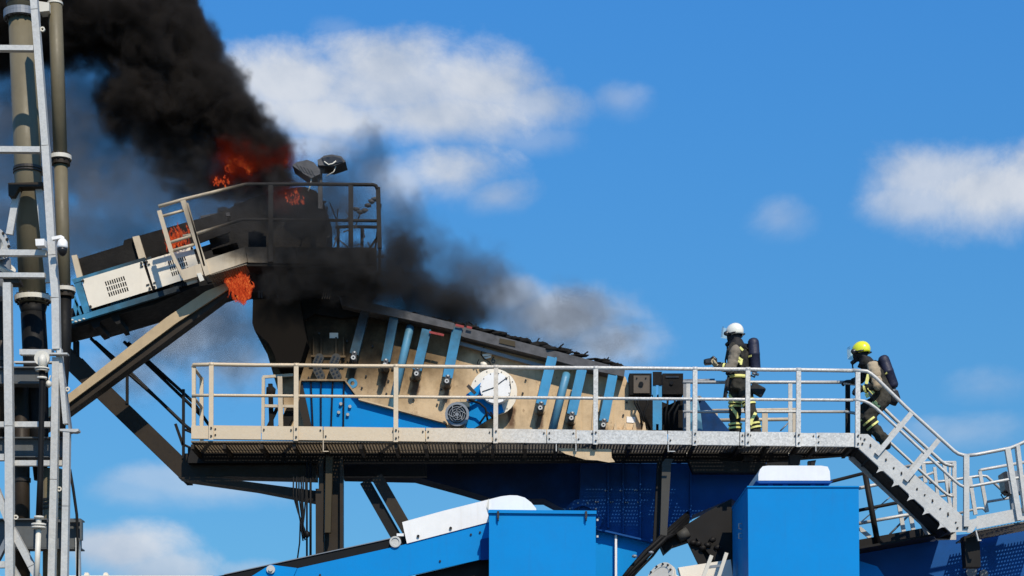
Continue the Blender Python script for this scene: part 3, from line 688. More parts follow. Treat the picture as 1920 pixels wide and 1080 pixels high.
stuff(obj('burnt_debris', m, M['char'], sc))
m = MB()
for px, py, w in ((812, 624, 10), (826, 627, 9), (862, 611, 11), (880, 614, 7)): m.bar(V(px-w*.7, py-w*.17, SD-.355), V(px+w*.7, py+w*.17, SD-.355), .035, .012)
ember = bpy.data.materials.new('glowing_ember'); ember.use_nodes = True
eb = ember.node_tree.nodes['Principled BSDF']; eb.inputs['Base Color'].default_value = (0.16, 0.015, 0.01, 1); eb.inputs['Emission Color'].default_value = (1, 0.05, 0.03, 1); eb.inputs['Emission Strength'].default_value = 0.10
obj('ember_edge', m, ember, sc)
m = MB(); m.ppx([(937, 634), (966, 640), (966, 650), (936, 643)], SD-.315, SD-.302); obj('label_plate', m, M['stay'], sc)
# blue cross arms with pins
arms = [(686.7,576,664,664,17),(740,590,723,678,17),(800,618,782,694,18),(858,615,839,708,19),(1035.5,670,1014,758,19),(1091,693,1072,777,19),(1149,704,1132,790,18)]
for x0_, y0_, x1_, y1_, w in arms:
    a, b = V(x0_, y0_, SD-.30), V(x1_, y1_, SD-.30)
    m = MB(); m.bar(a, b, w*.0085, .035); m.bar(a+Vector((.06, .05, 0)), b+Vector((.06, .05, 0)), .02, .14)
    arm = obj('cross_arm', m, M['blue_worn'], sc)
    c_ = V(x1_-1, y1_+8, SD-.30)
    k = MB(); k.cyl(c_+Vector((0, -.05, 0)), c_+Vector((0, .30, 0)), .046, 14); k.bar(c_+Vector((0, -.02, -.03)), c_+Vector((.02, -.02, .10)), .075, .04)
    obj('pin', k, M['charg'], arm)
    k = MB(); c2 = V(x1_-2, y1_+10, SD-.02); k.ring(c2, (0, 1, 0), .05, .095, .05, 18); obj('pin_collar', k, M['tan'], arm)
    k = MB(); k.ring(c_+Vector((0, -.058, 0)), (0, 1, 0), .016, .036, .02, 12); k.cyl(c_+Vector((.02, -.045, .09)), c_+Vector((.02, -.06, .09)), .016, 8); obj('pin_nut', k, M['galv'], arm)
for a, b in (((769, 614), (733, 770)), ((1062, 703), (1036, 806))):
    m = MB(); m.tube([V(*a, SD-.16), V(a[0]*.93+b[0]*.07, a[1]*.93+b[1]*.07, SD-.22), V(*b, SD-.22)], .068, 14); obj('cross_tube', m, M['blue_tube'], sc)
# exciter guard: cream ring, white lid
c_ = V(926, 741, SD)
m = MB(); m.ring(c_+Vector((0, -.22, 0)), (0, 1, 0), .225, .385, .03, 48); obj('guard_ring', m, M['cream'], sc)
m = MB(); m.cyl(c_+Vector((.02, 0, -.0)), c_+Vector((.02, -.205, 0)), .33, 40); obj('guard_drum', m, M['tan'], sc)
m = MB(); m.cyl(c_+Vector((.03, -.23, .02)), c_+Vector((.03, -.46, .02)), .25, 40); lid = obj('guard_lid', m, M['white'], sc)
bs = MB()
for k in range(11):
    a = k*2*math.pi/11+.2; bs.box(c_+Vector((.03+.238*math.cos(a), -.462, .02+.238*math.sin(a))), (.013, .014, .013))
for k in range(9):
    a = k*2*math.pi/9+.5; bs.cyl(c_+Vector((.35*math.cos(a), -.235, .35*math.sin(a))), c_+Vector((.35*math.cos(a), -.245, .35*math.sin(a))), .009, 6)
stuff(obj('guard_bolt', bs, M['bolt'], lid))
m = MB(); m.tube([V(905, 746, SD-.47, SD), V(925, 739, SD-.47, SD), V(948, 722, SD-.47, SD), V(955, 718, SD-.47, SD), V(957, 733, SD-.47, SD), V(958, 741, SD-.47, SD)], .006, 6); m.blob(V(950, 722, SD-.47, SD), .016, 1, .3); obj('guard_latch', m, M['bolt'], lid)
m = MB(); m.ppx([(874, 740), (890, 728), (914, 706), (926, 712), (945, 772), (930, 778), (884, 806), (872, 800), (878, 770)], SD-.285, SD-.24); obj('drive_guard', m, M['blue'], sc)
m = MB(); m.ppx([(876, 780), (881, 775), (882, 795), (876, 803), (868, 803), (872, 795)], SD-.28, SD-.26); obj('motor_foot', m, M['flange'], sc)
# motor with fan cowl
mc = V(857, 777, SD-.60)
m = MB(); m.tube([mc+Vector((0, .02, 0)), mc+Vector((0, .1, 0)), mc+Vector((0, .45, 0))], [.19, .185, .17], 28); m.box(mc+Vector((.09, .22, .19)), (.22, .2, .08))
mot = obj('motor', m, M['motor'], sc)
m = MB(); m.ring(mc, (0, 1, 0), .155, .195, .05, 30)
for r in (.05, .085, .12): m.ring(mc+Vector((0, -.005, 0)), (0, 1, 0), r, r+.008, .012, 26)
for k in range(6):
    a = k*math.pi/3+.3; P = []
    for j in range(5):
        r = .02+.135*j/4; P.append(mc+Vector((r*math.cos(a+.35*math.sin(j*1.2)), -.014, r*math.sin(a+.35*math.sin(j*1.2)))))
    m.tube(P, .008, 5)
m.cyl(mc, mc+Vector((0, -.02, 0)), .03, 12)
obj('fan_guard', m, M['grey'], mot)
m = MB(); m.cyl(mc+Vector((0, .012, 0)), mc+Vector((0, .018, 0)), .15, 26); obj('fan_disc', m, M['black'], mot)
m = MB(); m.bar(V(876, 765, SD-.4, SD), V(900, 752, SD-.4, SD), .045, .04); m.bar(V(878, 733, SD-.4, SD), V(892, 748, SD-.4, SD), .05, .04); obj('tensioner', m, M['bolt'], sc)
m = MB(); m.tube([V(880, 762, SD-.5, SD), V(900, 768, SD-.5, SD), V(911, 778, SD-.5, SD), V(915, 800, SD-.5, SD)], .02, 6)
m.tube([V(900, 806, SD-.5, SD), V(915, 785, SD-.5, SD), V(925, 795, SD-.45, SD)], .018, 6); m.tube([V(920, 782, SD-.4, SD), V(932, 800, SD-.4, SD)], .015, 6); obj('cable', m, M['rubber'], sc)
# loose cable above the exciter and the number on the plate
m = MB(); m.tube([V(908, 651, SD-.1), V(903, 655, SD-.1), V(902, 665, SD-.1), V(907, 672, SD-.1), V(918, 679, SD-.1), V(920, 684, SD-.1), V(915, 690, SD-.1)], .011, 6)
m.tube([V(898, 674, SD-.08), V(895, 680, SD-.08), V(898, 688, SD-.08)], .009, 6); obj('cable', m, M['rubber'], sc)
m = MB(); m.blob(V(908, 684, SD-.06), (.07, .05, .06), 1, .4); m.bar(V(905, 667, SD-.06), V(922, 664, SD-.06), .04, .03); m.bar(V(908, 672, SD-.06), V(921, 669, SD-.06), .03, .03); obj('sensor', m, M['cream'], sc)
fc = bpy.data.curves.new('number_six', 'FONT'); fc.body = '6'; fc.size = .155; fc.extrude = .002; fc.align_x = 'CENTER'
fc.materials.append(M['black']); ft = bpy.data.objects.new('number_text', fc); me6 = bpy.data.meshes.new_from_object(ft); bpy.data.objects.remove(ft)
fo = bpy.data.objects.new('number_six', me6); C.objects.link(fo); fo.parent = sc
fo.location = V(925, 681, SD-.006)-ORG[sc.name]; fo.rotation_euler = (math.radians(90), 0, 0)
# bolts over the plate (rows)
bs = MB(); pr = random.Random(3)
def inplate(px, py): return (py > 585+(px-560)*.225+20) and py < 800
for q in range(13):                       # rows of bolts parallel to the cross arms
    x0_ = 600+q*48+pr.uniform(-3, 3)
    for h in range(7):
        px = x0_-h*6.5+pr.uniform(-1.5, 1.5); py = 600+(x0_-560)*.22+18+h*27+pr.uniform(-3, 3)
        if not inplate(px, py) or (px-926)**2+(py-741)**2 < 54**2 or pr.random() < .08: continue
        p = V(px, py, SD); bs.cyl(p, p+Vector((0, -.03, 0)), .017, 6)
        if pr.random() < .22:
            p = V(px+1, py+7, SD); bs.cyl(p, p+Vector((0, -.03, 0)), .024, 6)
stuff(obj('bolt', bs, M['bolt'], sc))
# bracket plate, spring links and label
m = MB()
m.ppx([(586, 634), (646, 634), (647, 668), (585, 668)], SD-.05, SD-.004)
for x in (588, 602, 630, 644): m.ppx([(x-1.5, 632), (x+1.5, 632), (x+1.5, 668), (x-1.5, 668)], SD-.11, SD-.052)
m.ppx([(583, 665.5), (648, 666.5), (648, 670), (583, 669)], SD-.16, SD-.112)
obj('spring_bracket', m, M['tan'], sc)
m = MB(); m.ppx([(618, 624), (634, 624), (634, 634), (618, 634)], SD-.02, SD-.006); obj('label_plate', m, M['cream'], sc)
for cx, cy, an, h in ((597, 676, 25, 9), (628, 676, 25, 9), (598, 699, -25, 12), (629, 700, -25, 12)):
    m = MB(); c2 = V(cx, cy, SD-.2); a = math.radians(an); dx = Vector((math.sin(a), 0, math.cos(a))); L = h*.0085
    nrm = Vector((math.cos(a), 0, -math.sin(a))); out_ = []
    for q in range(16):
        b = q*math.pi/8; out_.append(c2+dx*(L*.55*(1 if math.sin(b) > 0 else -1)+.075*math.sin(b))+nrm*.075*math.cos(b))
    m.prism(out_, SD-.22, SD-.16); lk = obj('spring_link', m, M['colgrey'], sc)
    k = MB()
    for q in (-1, 0, 1):
        for e in (-1, 1): k.cyl(c2+dx*L*.62*q+nrm*.032*e+Vector((0, -.021, 0)), c2+dx*L*.62*q+nrm*.032*e+Vector((0, -.027, 0)), .019, 8)
    stuff(obj('link_hole', k, M['black'], lk))
# blue chassis arm in front of the plate
m = MB(); m.ppx([(566, 714), (646, 714), (672, 748), (700, 757), (832, 792), (840, 806), (583, 806)], SD-.42, SD-.30); obj('chassis_arm', m, M['blue'], sc)
m = MB(); m.ppx([(564, 710.5), (647, 711), (674, 745), (672.5, 748), (646, 714), (564, 713.5)], SD-.52, SD-.24)
m.ppx([(672, 746.5), (835, 790), (838, 794), (672, 749.6)], SD-.52, SD-.24); obj('chassis_flange', m, M['tan'], sc)  # tan, lighter than the arm: highlights on the flange put into colour
for x0_, x1_ in ((583, 587), (602, 602), (624, 621), (645, 644)):
    m = MB(); m.bar(V(x0_, 715, SD-.45), V(x1_, 805, SD-.45), .018, .06); obj('chassis_rib', m, M['blue_deep'], sc)
m = MB(); m.ppx([(564, 716), (566, 714), (585, 804), (572, 804), (560, 760)], SD-.46, SD-.424); obj('chassis_end', m, M['darkbrown'], sc)
bs = MB()
for px, py in ((639, 757), (656, 762), (635, 773), (652, 777)): bs.cyl(V(px, py, SD-.42), V(px, py, SD-.47), .026, 8)
stuff(obj('chassis_bolt', bs, M['galv'], sc))
m = MB(); cc = V(661, 719, SD-.4); m.ring(cc, (0, 1, 0), .035, .08, .04, 20); m.ppx([(649, 712), (655, 726), (668, 738), (664, 742), (648, 718)], SD-.42, SD-.38); obj('lifting_lug', m, M['blue_worn'], sc)
# small brackets at the right foot of the plate
for px in (1154, 1172, 1190, 1208):
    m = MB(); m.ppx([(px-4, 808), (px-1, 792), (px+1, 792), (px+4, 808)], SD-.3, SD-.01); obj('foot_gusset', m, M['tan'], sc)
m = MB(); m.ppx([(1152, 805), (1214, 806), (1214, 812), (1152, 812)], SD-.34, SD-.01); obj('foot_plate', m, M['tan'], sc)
m = MB(); m.ppx([(1175, 781), (1191, 782), (1191, 793), (1175, 792)], SD-.012, SD-.003); obj('label_plate', m, M['white'], sc)
# control cabinets on a blue post
kc = thing('control_cabinet', 'pair of scorched control cabinets on a slotted blue post', 'control cabinet', V(1233, 810, 1.2))
m = MB(); m.ppx([(1180, 700), (1222, 700), (1222, 740), (1180, 740)], 1.1, 1.45); obj('cabinet', m, M['char'], kc)
m = MB(); m.ppx([(1188, 704), (1218, 704), (1218, 737), (1188, 737)], 1.075, 1.098); dr = obj('cabinet_door', m, M['brownbox'], kc)
m = MB(); m.cyl(V(1202, 720, 1.075), V(1202, 720, 1.045), .04, 12); m.cyl(V(1194, 709, 1.075), V(1194, 709, 1.06), .013, 6); m.cyl(V(1211, 709, 1.075), V(1211, 709, 1.06), .013, 6); obj('knob', m, M['black'], dr)
m = MB(); m.ppx([(1242, 700), (1281, 700), (1281, 739), (1242, 739)], 1.1, 1.45); obj('cabinet', m, M['char'], kc)
m = MB(); m.cyl(V(1259, 718, 1.1), V(1259, 718, 1.07), .03, 10); m.ppx([(1248, 705), (1273, 705), (1273, 708), (1248, 708)], 1.085, 1.098); obj('switch', m, M['black'], kc)
for ps in ([(1224, 698), (1230, 698), (1230, 806), (1224, 806)], [(1235, 698), (1241, 698), (1241, 806), (1235, 806)],  [(1230, 749), (1235, 749), (1235, 795), (1230, 795)]):
    m = MB(); m.ppx(ps, 1.02, 1.05); obj('post', m, M['blue_worn'], kc)
for k in range(9):
    m = MB(); a = 1192+k*10+random.uniform(-3, 3); b = 1205+k*7
    m.tube([V(a, 741, 1.2), V(a+random.uniform(-6, 6), 756, 1.15), V((a+b)/2+random.uniform(-8, 8), 775, 1.15), V(b, 806, 1.2)], .02, 6); obj('cable', m, M['rubber'], kc)
m = MB(); m.ppx([(1224, 697), (1241, 697), (1241, 722), (1224, 722)], 1.005, 1.018); obj('scorched_post_top', m, M['char'], kc)
m = MB(); m.ppx([(1166, 726), (1292, 772), (1292, 812), (1166, 812)], 2.2, 2.3); obj('back_plate', m, M['char'], kc)
m = MB(); m.ppx([(1244, 764), (1282, 745), (1282, 806), (1242, 806)], 1.5, 1.6); obj('back_plate', m, M['char'], kc)
m = MB(); m.bar(V(1284, 712, 1.15), V(1284, 808, 1.15), .06, .05); m.tube([V(1284, 714, 1.15), V(1340, 713, 1.15)], .028, 8); obj('cabinet_rail', m, M['grey'], kc)
bp_ = thing('blue_gusset', 'triangular blue gusset plate beside the first firefighter, half in shade', 'steel plate', V(1330, 815, 1.9))
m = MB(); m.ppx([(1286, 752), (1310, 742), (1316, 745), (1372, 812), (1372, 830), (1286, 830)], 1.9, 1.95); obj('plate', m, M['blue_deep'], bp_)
m = MB(); m.ppx([(1286, 756), (1309, 749), (1314, 775), (1320, 828), (1286, 828)], 1.86, 1.89); obj('lit_plate', m, M['blue_tube'], bp_)  # brighter blue sheet paints in the sunlit part of the gusset
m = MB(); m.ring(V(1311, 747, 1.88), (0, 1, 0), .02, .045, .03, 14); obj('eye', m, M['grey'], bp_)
# scorched guard cage left of the chassis arm
cg = thing('guard_cage', 'scorched tan guard frame standing at the left end of the screen behind the walkway rail', 'guard', V(520, 815, 1.0))
for a, b in (((494, 707), (493, 812)), ((525, 704), (527, 812))):
    m = MB(); m.bar(V(*a, .98), V(*b, .98), .05 if a[0] == 494 else .075, .05); obj('post', m, M['tan_rail'], cg)
for a, b in (((493, 707), (550, 703)), ((493, 761), (552, 762))):
    m = MB(); m.bar(V(*a, 1.0), V(*b, 1.0), .045, .04); obj('rail', m, M['tan_rail'], cg)
m = MB(); m.ppx([(530, 712), (560, 708), (578, 806), (534, 806)], 1.2, 1.24); obj('panel', m, M['tan'], cg)
m = MB(); m.bar(V(548, 765, 1.12), V(528, 806, 1.12), .16, .05); m.bar(V(507, 720, 1.1), V(509, 800, 1.1), .07, .07); m.blob(V(509, 735, 1.1), (.09, .08, .12), 1, .4); m.bar(V(503, 800, 1.1), V(520, 765, 1.1), .05, .05); obj('take_up', m, M['char'], cg)
# ================================================================== inclined feed conveyor at the upper left
CD = 1.25
cv = thing('feed_conveyor', 'inclined conveyor with cream vented covers in a blue frame, burning at its head', 'conveyor', V(300, 640, CD+.8))
u_ = (V(333, 536, CD)-V(132, 597, CD)).normalized()                     # along the belt, uphill
def cvp(px, py, y): return V(px, py, y, CD)
m = MB(); m.ppx([(133, 597), (333, 537), (338, 546), (136, 607)], CD-.03, CD+.05, CD); obj('bottom_chord', m, M['blue_worn'], cv)
m = MB(); m.ppx([(135, 525), (272, 483), (274, 491), (139, 532)], CD-.03, CD+.05, CD); m.ppx([(275, 485), (283, 481), (286, 490), (277, 492)], CD-.025, CD+.05, CD); obj('top_chord', m, M['blue_worn'], cv)
m = MB(); m.ppx([(139, 532), (152, 527), (172, 584), (158, 589)], CD-.02, CD+.04, CD); obj('end_post', m, M['blue_worn'], cv)
m = MB(); m.ppx([(269, 491), (273, 490), (290, 545), (286, 547)], CD-.012, CD+.03, CD); obj('mid_post', m, M['blue_deep'], cv)
for ps in ([(136, 575), (140, 560), (146, 570), (142, 592)], [(134, 550), (138, 548), (153, 588), (149, 590)]):
    m = MB(); m.ppx(ps, CD+.02, CD+.05, CD); obj('lattice', m, M['blue_worn'], cv)
def cover(quad, lv):
    """cream cover sheet with real louvre slots: quad = tl, tr, br, bl in pixels; lv = (u0,u1,v0,v1,nu,nv)"""
    tl, tr, br, bl = [cvp(p[0], p[1], CD-.045) for p in quad]
    P = lambda u, v, y=0.0: (tl*(1-u)+tr*u)*(1-v)+(bl*(1-u)+br*u)*v+Vector((0, y, 0))
    u0, u1, v0, v1, nu, nv = lv
    us = [0, u0]; 
    for i in range(nu):
        a = u0+(u1-u0)*i/nu; w = (u1-u0)/nu; us += [a+w*.22, a+w*.80]
    us += [u1, 1]; us = sorted(set(us))
    vs_ = [0, v0]
    for j in range(nv):
        a = v0+(v1-v0)*j/nv; w = (v1-v0)/nv; vs_ += [a+w*.10, a+w*.88]
    vs_ += [v1, 1]; vs_ = sorted(set(vs_))
    def hole(i, j):
        uc = (us[i]+us[i+1])/2; vc = (vs_[j]+vs_[j+1])/2
        if not (u0 < uc < u1 and v0 < vc < v1): return False
        fu = ((uc-u0)/(u1-u0)*nu) % 1; fv = ((vc-v0)/(v1-v0)*nv) % 1
        return .22 < fu < .80 and .10 < fv < .88
    m = MB(); n = len(us)
    front = [P(u, v) for v in vs_ for u in us]; back = [p+Vector((0, .012, 0)) for p in front]
    fs = []; N = len(front)
    H = {(i, j): hole(i, j) for i in range(n-1) for j in range(len(vs_)-1)}
    for j in range(len(vs_)-1):
        for i in range(n-1):
            a, b, c, d = j*n+i, j*n+i+1, (j+1)*n+i+1, (j+1)*n+i
            if not H[(i, j)]:
                fs.append((a, d, c, b)); fs.append((a+N, b+N, c+N, d+N))
                for (di, dj, e) in ((-1, 0, (d, a)), (1, 0, (b, c)), (0, -1, (a, b)), (0, 1, (c, d))):
                    q = (i+di, j+dj)
                    if H.get(q, True): fs.append((e[0], e[1], e[1]+N, e[0]+N))
    m.add(front+back, fs)
    o = obj('cover_panel', m, M['cream'], cv)
    k = MB()
    for u, v in ((.02, .06), (.02, .94), (.975, .06), (.975, .94)):
        p = P(u, v, -.004); k.cyl(p, p+Vector((0, -.025, 0)), .02, 8)
    stuff(obj('fastener', k, M['bolt'], o))
    b = MB(); b.add([P(u0-.03, v0-.03, .10), P(u1+.03, v0-.03, .10), P(u1+.03, v1+.03, .10), P(u0-.03, v1+.03, .10)], [(0, 3, 2, 1)]); obj('vent_back', b, M['black'], o)
    return o, P
c1, P1 = cover([(154, 525.5), (268, 491.5), (286, 545), (170, 580.5)], (.33, .66, .27, .83, 9, 3))
c2, P2 = cover([(273.5, 490), (362, 464), (378, 515), (290, 544)], (.42, .80, .22, .80, 9, 3))
for P, us in ((P1, .99), (P2, .02)):
    m = MB()
    for v in (.16, .80): m.bar(P(us, v, -.01), P(us+(.05 if us < .5 else -.05), v, -.01), .018, .02)
    obj('latch', m, M['bolt'], cv)
# side skirts and beige posts above
m = MB(); m.ppx([(144, 481), (228, 455), (230, 446), (306, 424), (420, 392), (430, 430), (315, 472), (274, 483), (150, 515)], CD+.12, CD+.16, CD); obj('side_skirt', m, M['char'], cv)
for ps in ([(133, 478), (143, 476.5), (154, 517), (143, 520)], [(247.5, 443), (260, 440.5), (273, 483), (260, 486)]):
    m = MB(); m.ppx(ps, CD+.03, CD+.10, CD); k = obj('skirt_post', m, M['cream'] if False else M['tan_rail'], cv)
m = MB(); m.ppx([(150, 500), (430, 410), (438, 440), (158, 530)], CD+.9, CD+1.0, CD); obj('belt', m, M['rubber'], cv)
m = MB(); m.ppx([(140, 534), (440, 446), (460, 500), (158, 590)], CD+.25, CD+1.6, CD); obj('belt_frame', m, M['dark'], cv)
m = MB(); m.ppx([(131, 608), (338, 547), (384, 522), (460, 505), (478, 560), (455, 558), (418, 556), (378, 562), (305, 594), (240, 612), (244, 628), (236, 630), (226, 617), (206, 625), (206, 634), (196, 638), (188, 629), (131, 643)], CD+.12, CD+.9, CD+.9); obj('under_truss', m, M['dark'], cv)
# lit slots on the lower edge (grille plates on the truss side)
for ox, oy in ((207, 576), (325, 542)):
    m = MB()
    for k in range(8):
        p = cvp(ox+k*4.6, oy-k*1.5, CD+.04); m.bar(p, p+Vector((.022, 0, .085)), .022, .05)
    stuff(obj('slot_grille', m, M['blue_worn'], cv))
for px, py in ((136, 601), (143, 604), (150, 602), (158, 599)):
    m = MB(); m.blob(cvp(px, py, CD-.03), (.03, .02, .018), 1, .3); obj('fitting', m, M['flange'], cv)

# tan diagonal brace under the conveyor
db = thing('diagonal_brace', 'long tan box beam propping the burning conveyor head from the pipe tower', 'brace', V(127, 775, 1.0))
m = MB(); m.ppx([(80, 772), (127, 740), (312, 595), (386, 546), (425, 530), (428, 542), (330, 606), (127, 757), (80, 790)], .95, 1.0); obj('face', m, paint('tan_brace', (0.46, 0.34, 0.19), .55, var=.1, dirt=.3, dirtc=(.2, .14, .08), streak=.2, soot=.9, soot_r=(.4, 1.3), soot_n=.8), db)  # browner upper end: shadow near the head put into the colour
m = MB(); m.ppx([(80, 790), (127, 757), (330, 606), (428, 542), (428, 553), (335, 624), (127, 777), (80, 812)], 1.25, 1.32); obj('shaded_underside', m, M['darkbrown'], db)  # dark brown strip stands in for the shaded underside of the beam
m = MB(); m.ppx([(80, 776), (127, 745), (312, 600), (428, 540), (428, 553), (335, 622), (127, 775), (80, 808)], 1.02, 1.3); obj('web', m, M['darkbrown'], db)  # dark brown here too, shade of the same tan beam painted in
m = MB(); m.ppx([(128, 757), (166, 730), (167, 732), (128, 760)], 1.1, 1.24); m.ppx([(194, 708), (215, 692), (216, 694), (194, 711)], 1.1, 1.24); obj('flange_lip', m, M['flange'], db)

# dark access stairs behind the brace
bs_ = thing('access_stairs', 'dark steel access stairs with thin handrails behind the tan brace', 'stairs', V(345, 890, 2.4))
sd0 = 2.0
m = MB(); m.ppx([(105, 628), (130, 650), (345, 858), (345, 893), (334, 893), (132, 698), (105, 672)], sd0, sd0+.05); obj('stringer', m, M['darkbrown'], bs_)
m = MB(); m.ppx([(105, 628), (130, 650), (345, 858), (345, 893), (334, 893), (132, 698), (105, 672)], sd0+.85, sd0+.9, sd0); obj('stringer', m, M['darkbrown'], bs_)
for k in range(11):
    f = k/10; p = V(140+195*f, 672+205*f, sd0+.45, sd0)
    m = MB(); m.box(p, (.24, .78, .03)); obj('tread', m, M['dark'], bs_)
for pts, y in (([(170, 634), (215, 678), (300, 752), (355, 805), (360, 808)], 0), ([(178, 640), (240, 694), (345, 796), (358, 806)], .0), ([(213, 617), (250, 652), (340, 738), (360, 758)], .85), ([(221, 619), (255, 650), (345, 732), (352, 742), (375, 775), (383, 783), (385, 800)], .85)):
    m = MB(); m.tube([V(p[0], p[1], sd0+y, sd0) for p in pts], .028, 8); obj('handrail', m, M['dark'], bs_)
for a, b, y in (((238.5, 690), (238.5, 757), 0), ((344, 730), (344, 860), 0), ((140, 640), (140, 662), 0), ((146, 640), (146, 668), 0), ((329, 795), (343, 835), 0), ((245, 640), (241, 660), .85)):
    m = MB(); m.bar(V(*a, sd0+y, sd0), V(*b, sd0+y, sd0), .045, .05); obj('post', m, M['dark'], bs_)
m = MB(); m.tube([V(345, 805, sd0, sd0), V(362, 812, sd0, sd0)], .022, 6); m.tube([V(345, 834, sd0, sd0), V(362, 842, sd0, sd0)], .022, 6); obj('stay', m, M['dark'], bs_)

# ================================================================== head platform with railing
PD = .55
hp_ = thing('head_platform', 'scorched tan service platform with bent railing round the burning conveyor head', 'platform', V(560, 500, PD+.5))
def Hp(px, py, y=0.0): return V(px, py, PD+y, PD)
top = [(298, 388), (342, 375.5), (459, 347), (464, 346.5), (580, 346), (640, 346.5), (699, 347), (705, 349), (708, 356)]
mid = [(343, 443), (362, 440), (451, 412.5), (457, 411.5), (540, 412.5), (620, 413), (709, 414)]
m = MB(); m.tube([Hp(*p, -.02) for p in top], .030, 8); obj('handrail', m, M['tan_rail'], hp_)
m = MB(); m.tube([Hp(*p) for p in mid], .026, 8); m.tube([Hp(303, 406), Hp(346, 394)], .024, 8); m.tube([Hp(316, 456), Hp(362, 441)], .026, 8); m.tube([Hp(324, 470), Hp(364, 458.5)], .026, 8); obj('mid_rail', m, M['tan_rail'], hp_)
for a, b, w in (((299, 396), (322, 474), .07), ((322, 474), (345, 522), .055), ((343, 375), (390, 517), .085), ((352, 382), (384, 500), .03), ((508, 348), (508, 492), .075), ((658, 348), (658, 463), .075), ((709, 352), (712, 466), .07)):
    m = MB(); m.bar(Hp(*a, -.02), Hp(*b, -.02), w, .045); obj('post', m, M['tan_rail'], hp_)
for a, b in (((709, 360), (697, 460)), ((705, 420), (675, 463))):
    m = MB(); m.bar(Hp(*a, .6), Hp(*b, .6), .03, .03); obj('stay', m, M['char'], hp_)
m = MB(); m.tube([Hp(p[0], p[1], 1.5) for p in ((612, 372), (640, 371), (700, 372))], .028, 8); m.tube([Hp(p[0], p[1], 1.5) for p in ((612, 430), (708, 430))], .024, 8); obj('handrail', m, M['char'], hp_)
for x in (618, 665, 700):
    m = MB(); m.bar(Hp(x, 372, 1.5), Hp(x, 470, 1.5), .05, .04); obj('post', m, M['char'], hp_)
m = MB(); m.ppx([(373, 491), (459, 463), (464, 491), (388, 516)], PD, PD+.012); obj('toe_board', m, M['tan_rail'], hp_)
m = MB(); m.ppx([(460, 463), (556, 463.5), (556, 494), (465, 492)], PD, PD+.012); obj('toe_board', m, M['tan_rail'], hp_)
m = MB(); m.ppx([(557, 463.5), (706, 464), (706, 495), (557, 494)], PD, PD+.012); obj('toe_board', m, M['tan_rail'], hp_)
m = MB(); m.ppx([(337, 507), (376, 494), (381, 515), (344, 526)], PD-.05, PD+.05); obj('step_plate', m, M['tan_rail'], hp_)
m = MB(); m.ppx([(347, 520), (366, 514), (370, 528), (351, 534)], PD+.06, PD+.1); m.ppx([(369, 513), (377, 511), (383, 525), (375, 528)], PD-.07, PD-.05); obj('step_bracket', m, M['flange'], hp_)
m = MB()
for k in range(17):
    a = Hp(392+k*4.2, 516-k*1.25, 0); m.bar(a, a+Vector((0, .85, 0)), .014, .035)
for y in (.03, .2, .37, .54, .71, .86): m.bar(Hp(390, 516, y), Hp(462, 494, y), .03, .02)
stuff(obj('grating', m, M['grate'], hp_))
m = MB(); m.ppx([(463, 494), (706, 496), (706, 500), (463, 499)], PD+.02, PD+1.6); obj('deck', m, M['char'], hp_)
m = MB(); m.ppx([(385, 519), (462, 496), (466, 506), (390, 530)], PD+.8, PD+.95); obj('bearer', m, M['dark'], hp_)
# burnt head box: belt drum housing, chute below, scraps
hb = thing('conveyor_head', 'charred drum housing and chute at the top of the burning conveyor', 'conveyor head', V(590, 565, 1.9))
m = MB(); m.ppx([(395, 425), (420, 395), (470, 372), (548, 352), (572, 350), (592, 358), (604, 372), (611, 390), (613, 470), (400, 478), (392, 450)], 1.5, 2.6, 1.5); obj('drum_housing', m, M['char'], hb)
m = MB(); m.ppx([(478, 497), (704, 497), (704, 545), (697, 548), (693, 560), (560, 560), (474, 562), (473, 540)], 1.0, 1.9, 1.5); obj('chute', m, M['char'], hb)
m = MB(); m.ppx([(380, 540), (466, 508), (476, 520), (476, 560), (455, 565), (420, 556)], 2.2, 2.4, 2.4); obj('return_frame', m, M['dark'], hb)
m = MB()
for k in range(4):
    for j in range(3):
        p = V(607+k*4.3-j*1.5, 546+j*7, .985, .985); m.bar(p, p+Vector((.02, 0, .05)), .018, .02)
stuff(obj('grille', m, M['tan_rail'], hb))
m = MB()
for px, py in ((485, 545), (490, 545), (520, 552)): m.bar(V(px, py, .98), V(px+1, py+14, .98), .03, .02)
obj('stiffener', m, M['darkbrown'], hb)
m = MB(); rr = random.Random(11)
for k in range(34):
    px = rr.uniform(400, 600); py = 352+max(0, (548-px))*.30+rr.uniform(-4, 8) if px < 548 else rr.uniform(348, 372)
    m.blob(V(px, py, 1.6+rr.uniform(0, .8), 1.5), (rr.uniform(.05, .16), .12, rr.uniform(.03, .08)), 1, .6, seed=k)
for k in range(22):
    px = rr.uniform(612, 690); py = rr.uniform(376, 465); p = V(px, py, 1.6)
    m.bar(p, p+Vector((rr.uniform(-.15, .15), 0, rr.uniform(-.3, .1))), .02, .02)
for px, py in ((683, 395), (690, 385), (697, 378), (702, 374), (675, 398), (668, 392)): m.blob(V(px, py, 1.5), (.07, .06, .04), 1, .5, seed=px)
stuff(obj('burnt_scrap', m, M['charg'], hb))
m = MB(); m.ppx([(375, 405), (415, 398), (416, 402), (376, 409)], 1.4, 1.45); m.ppx([(382, 408), (403, 405), (404, 425), (384, 427)], 1.42, 1.46); m.ppx([(406, 402), (430, 398), (431, 404), (407, 408)], 1.38, 1.44); obj('scraper', m, M['charg'], hb)

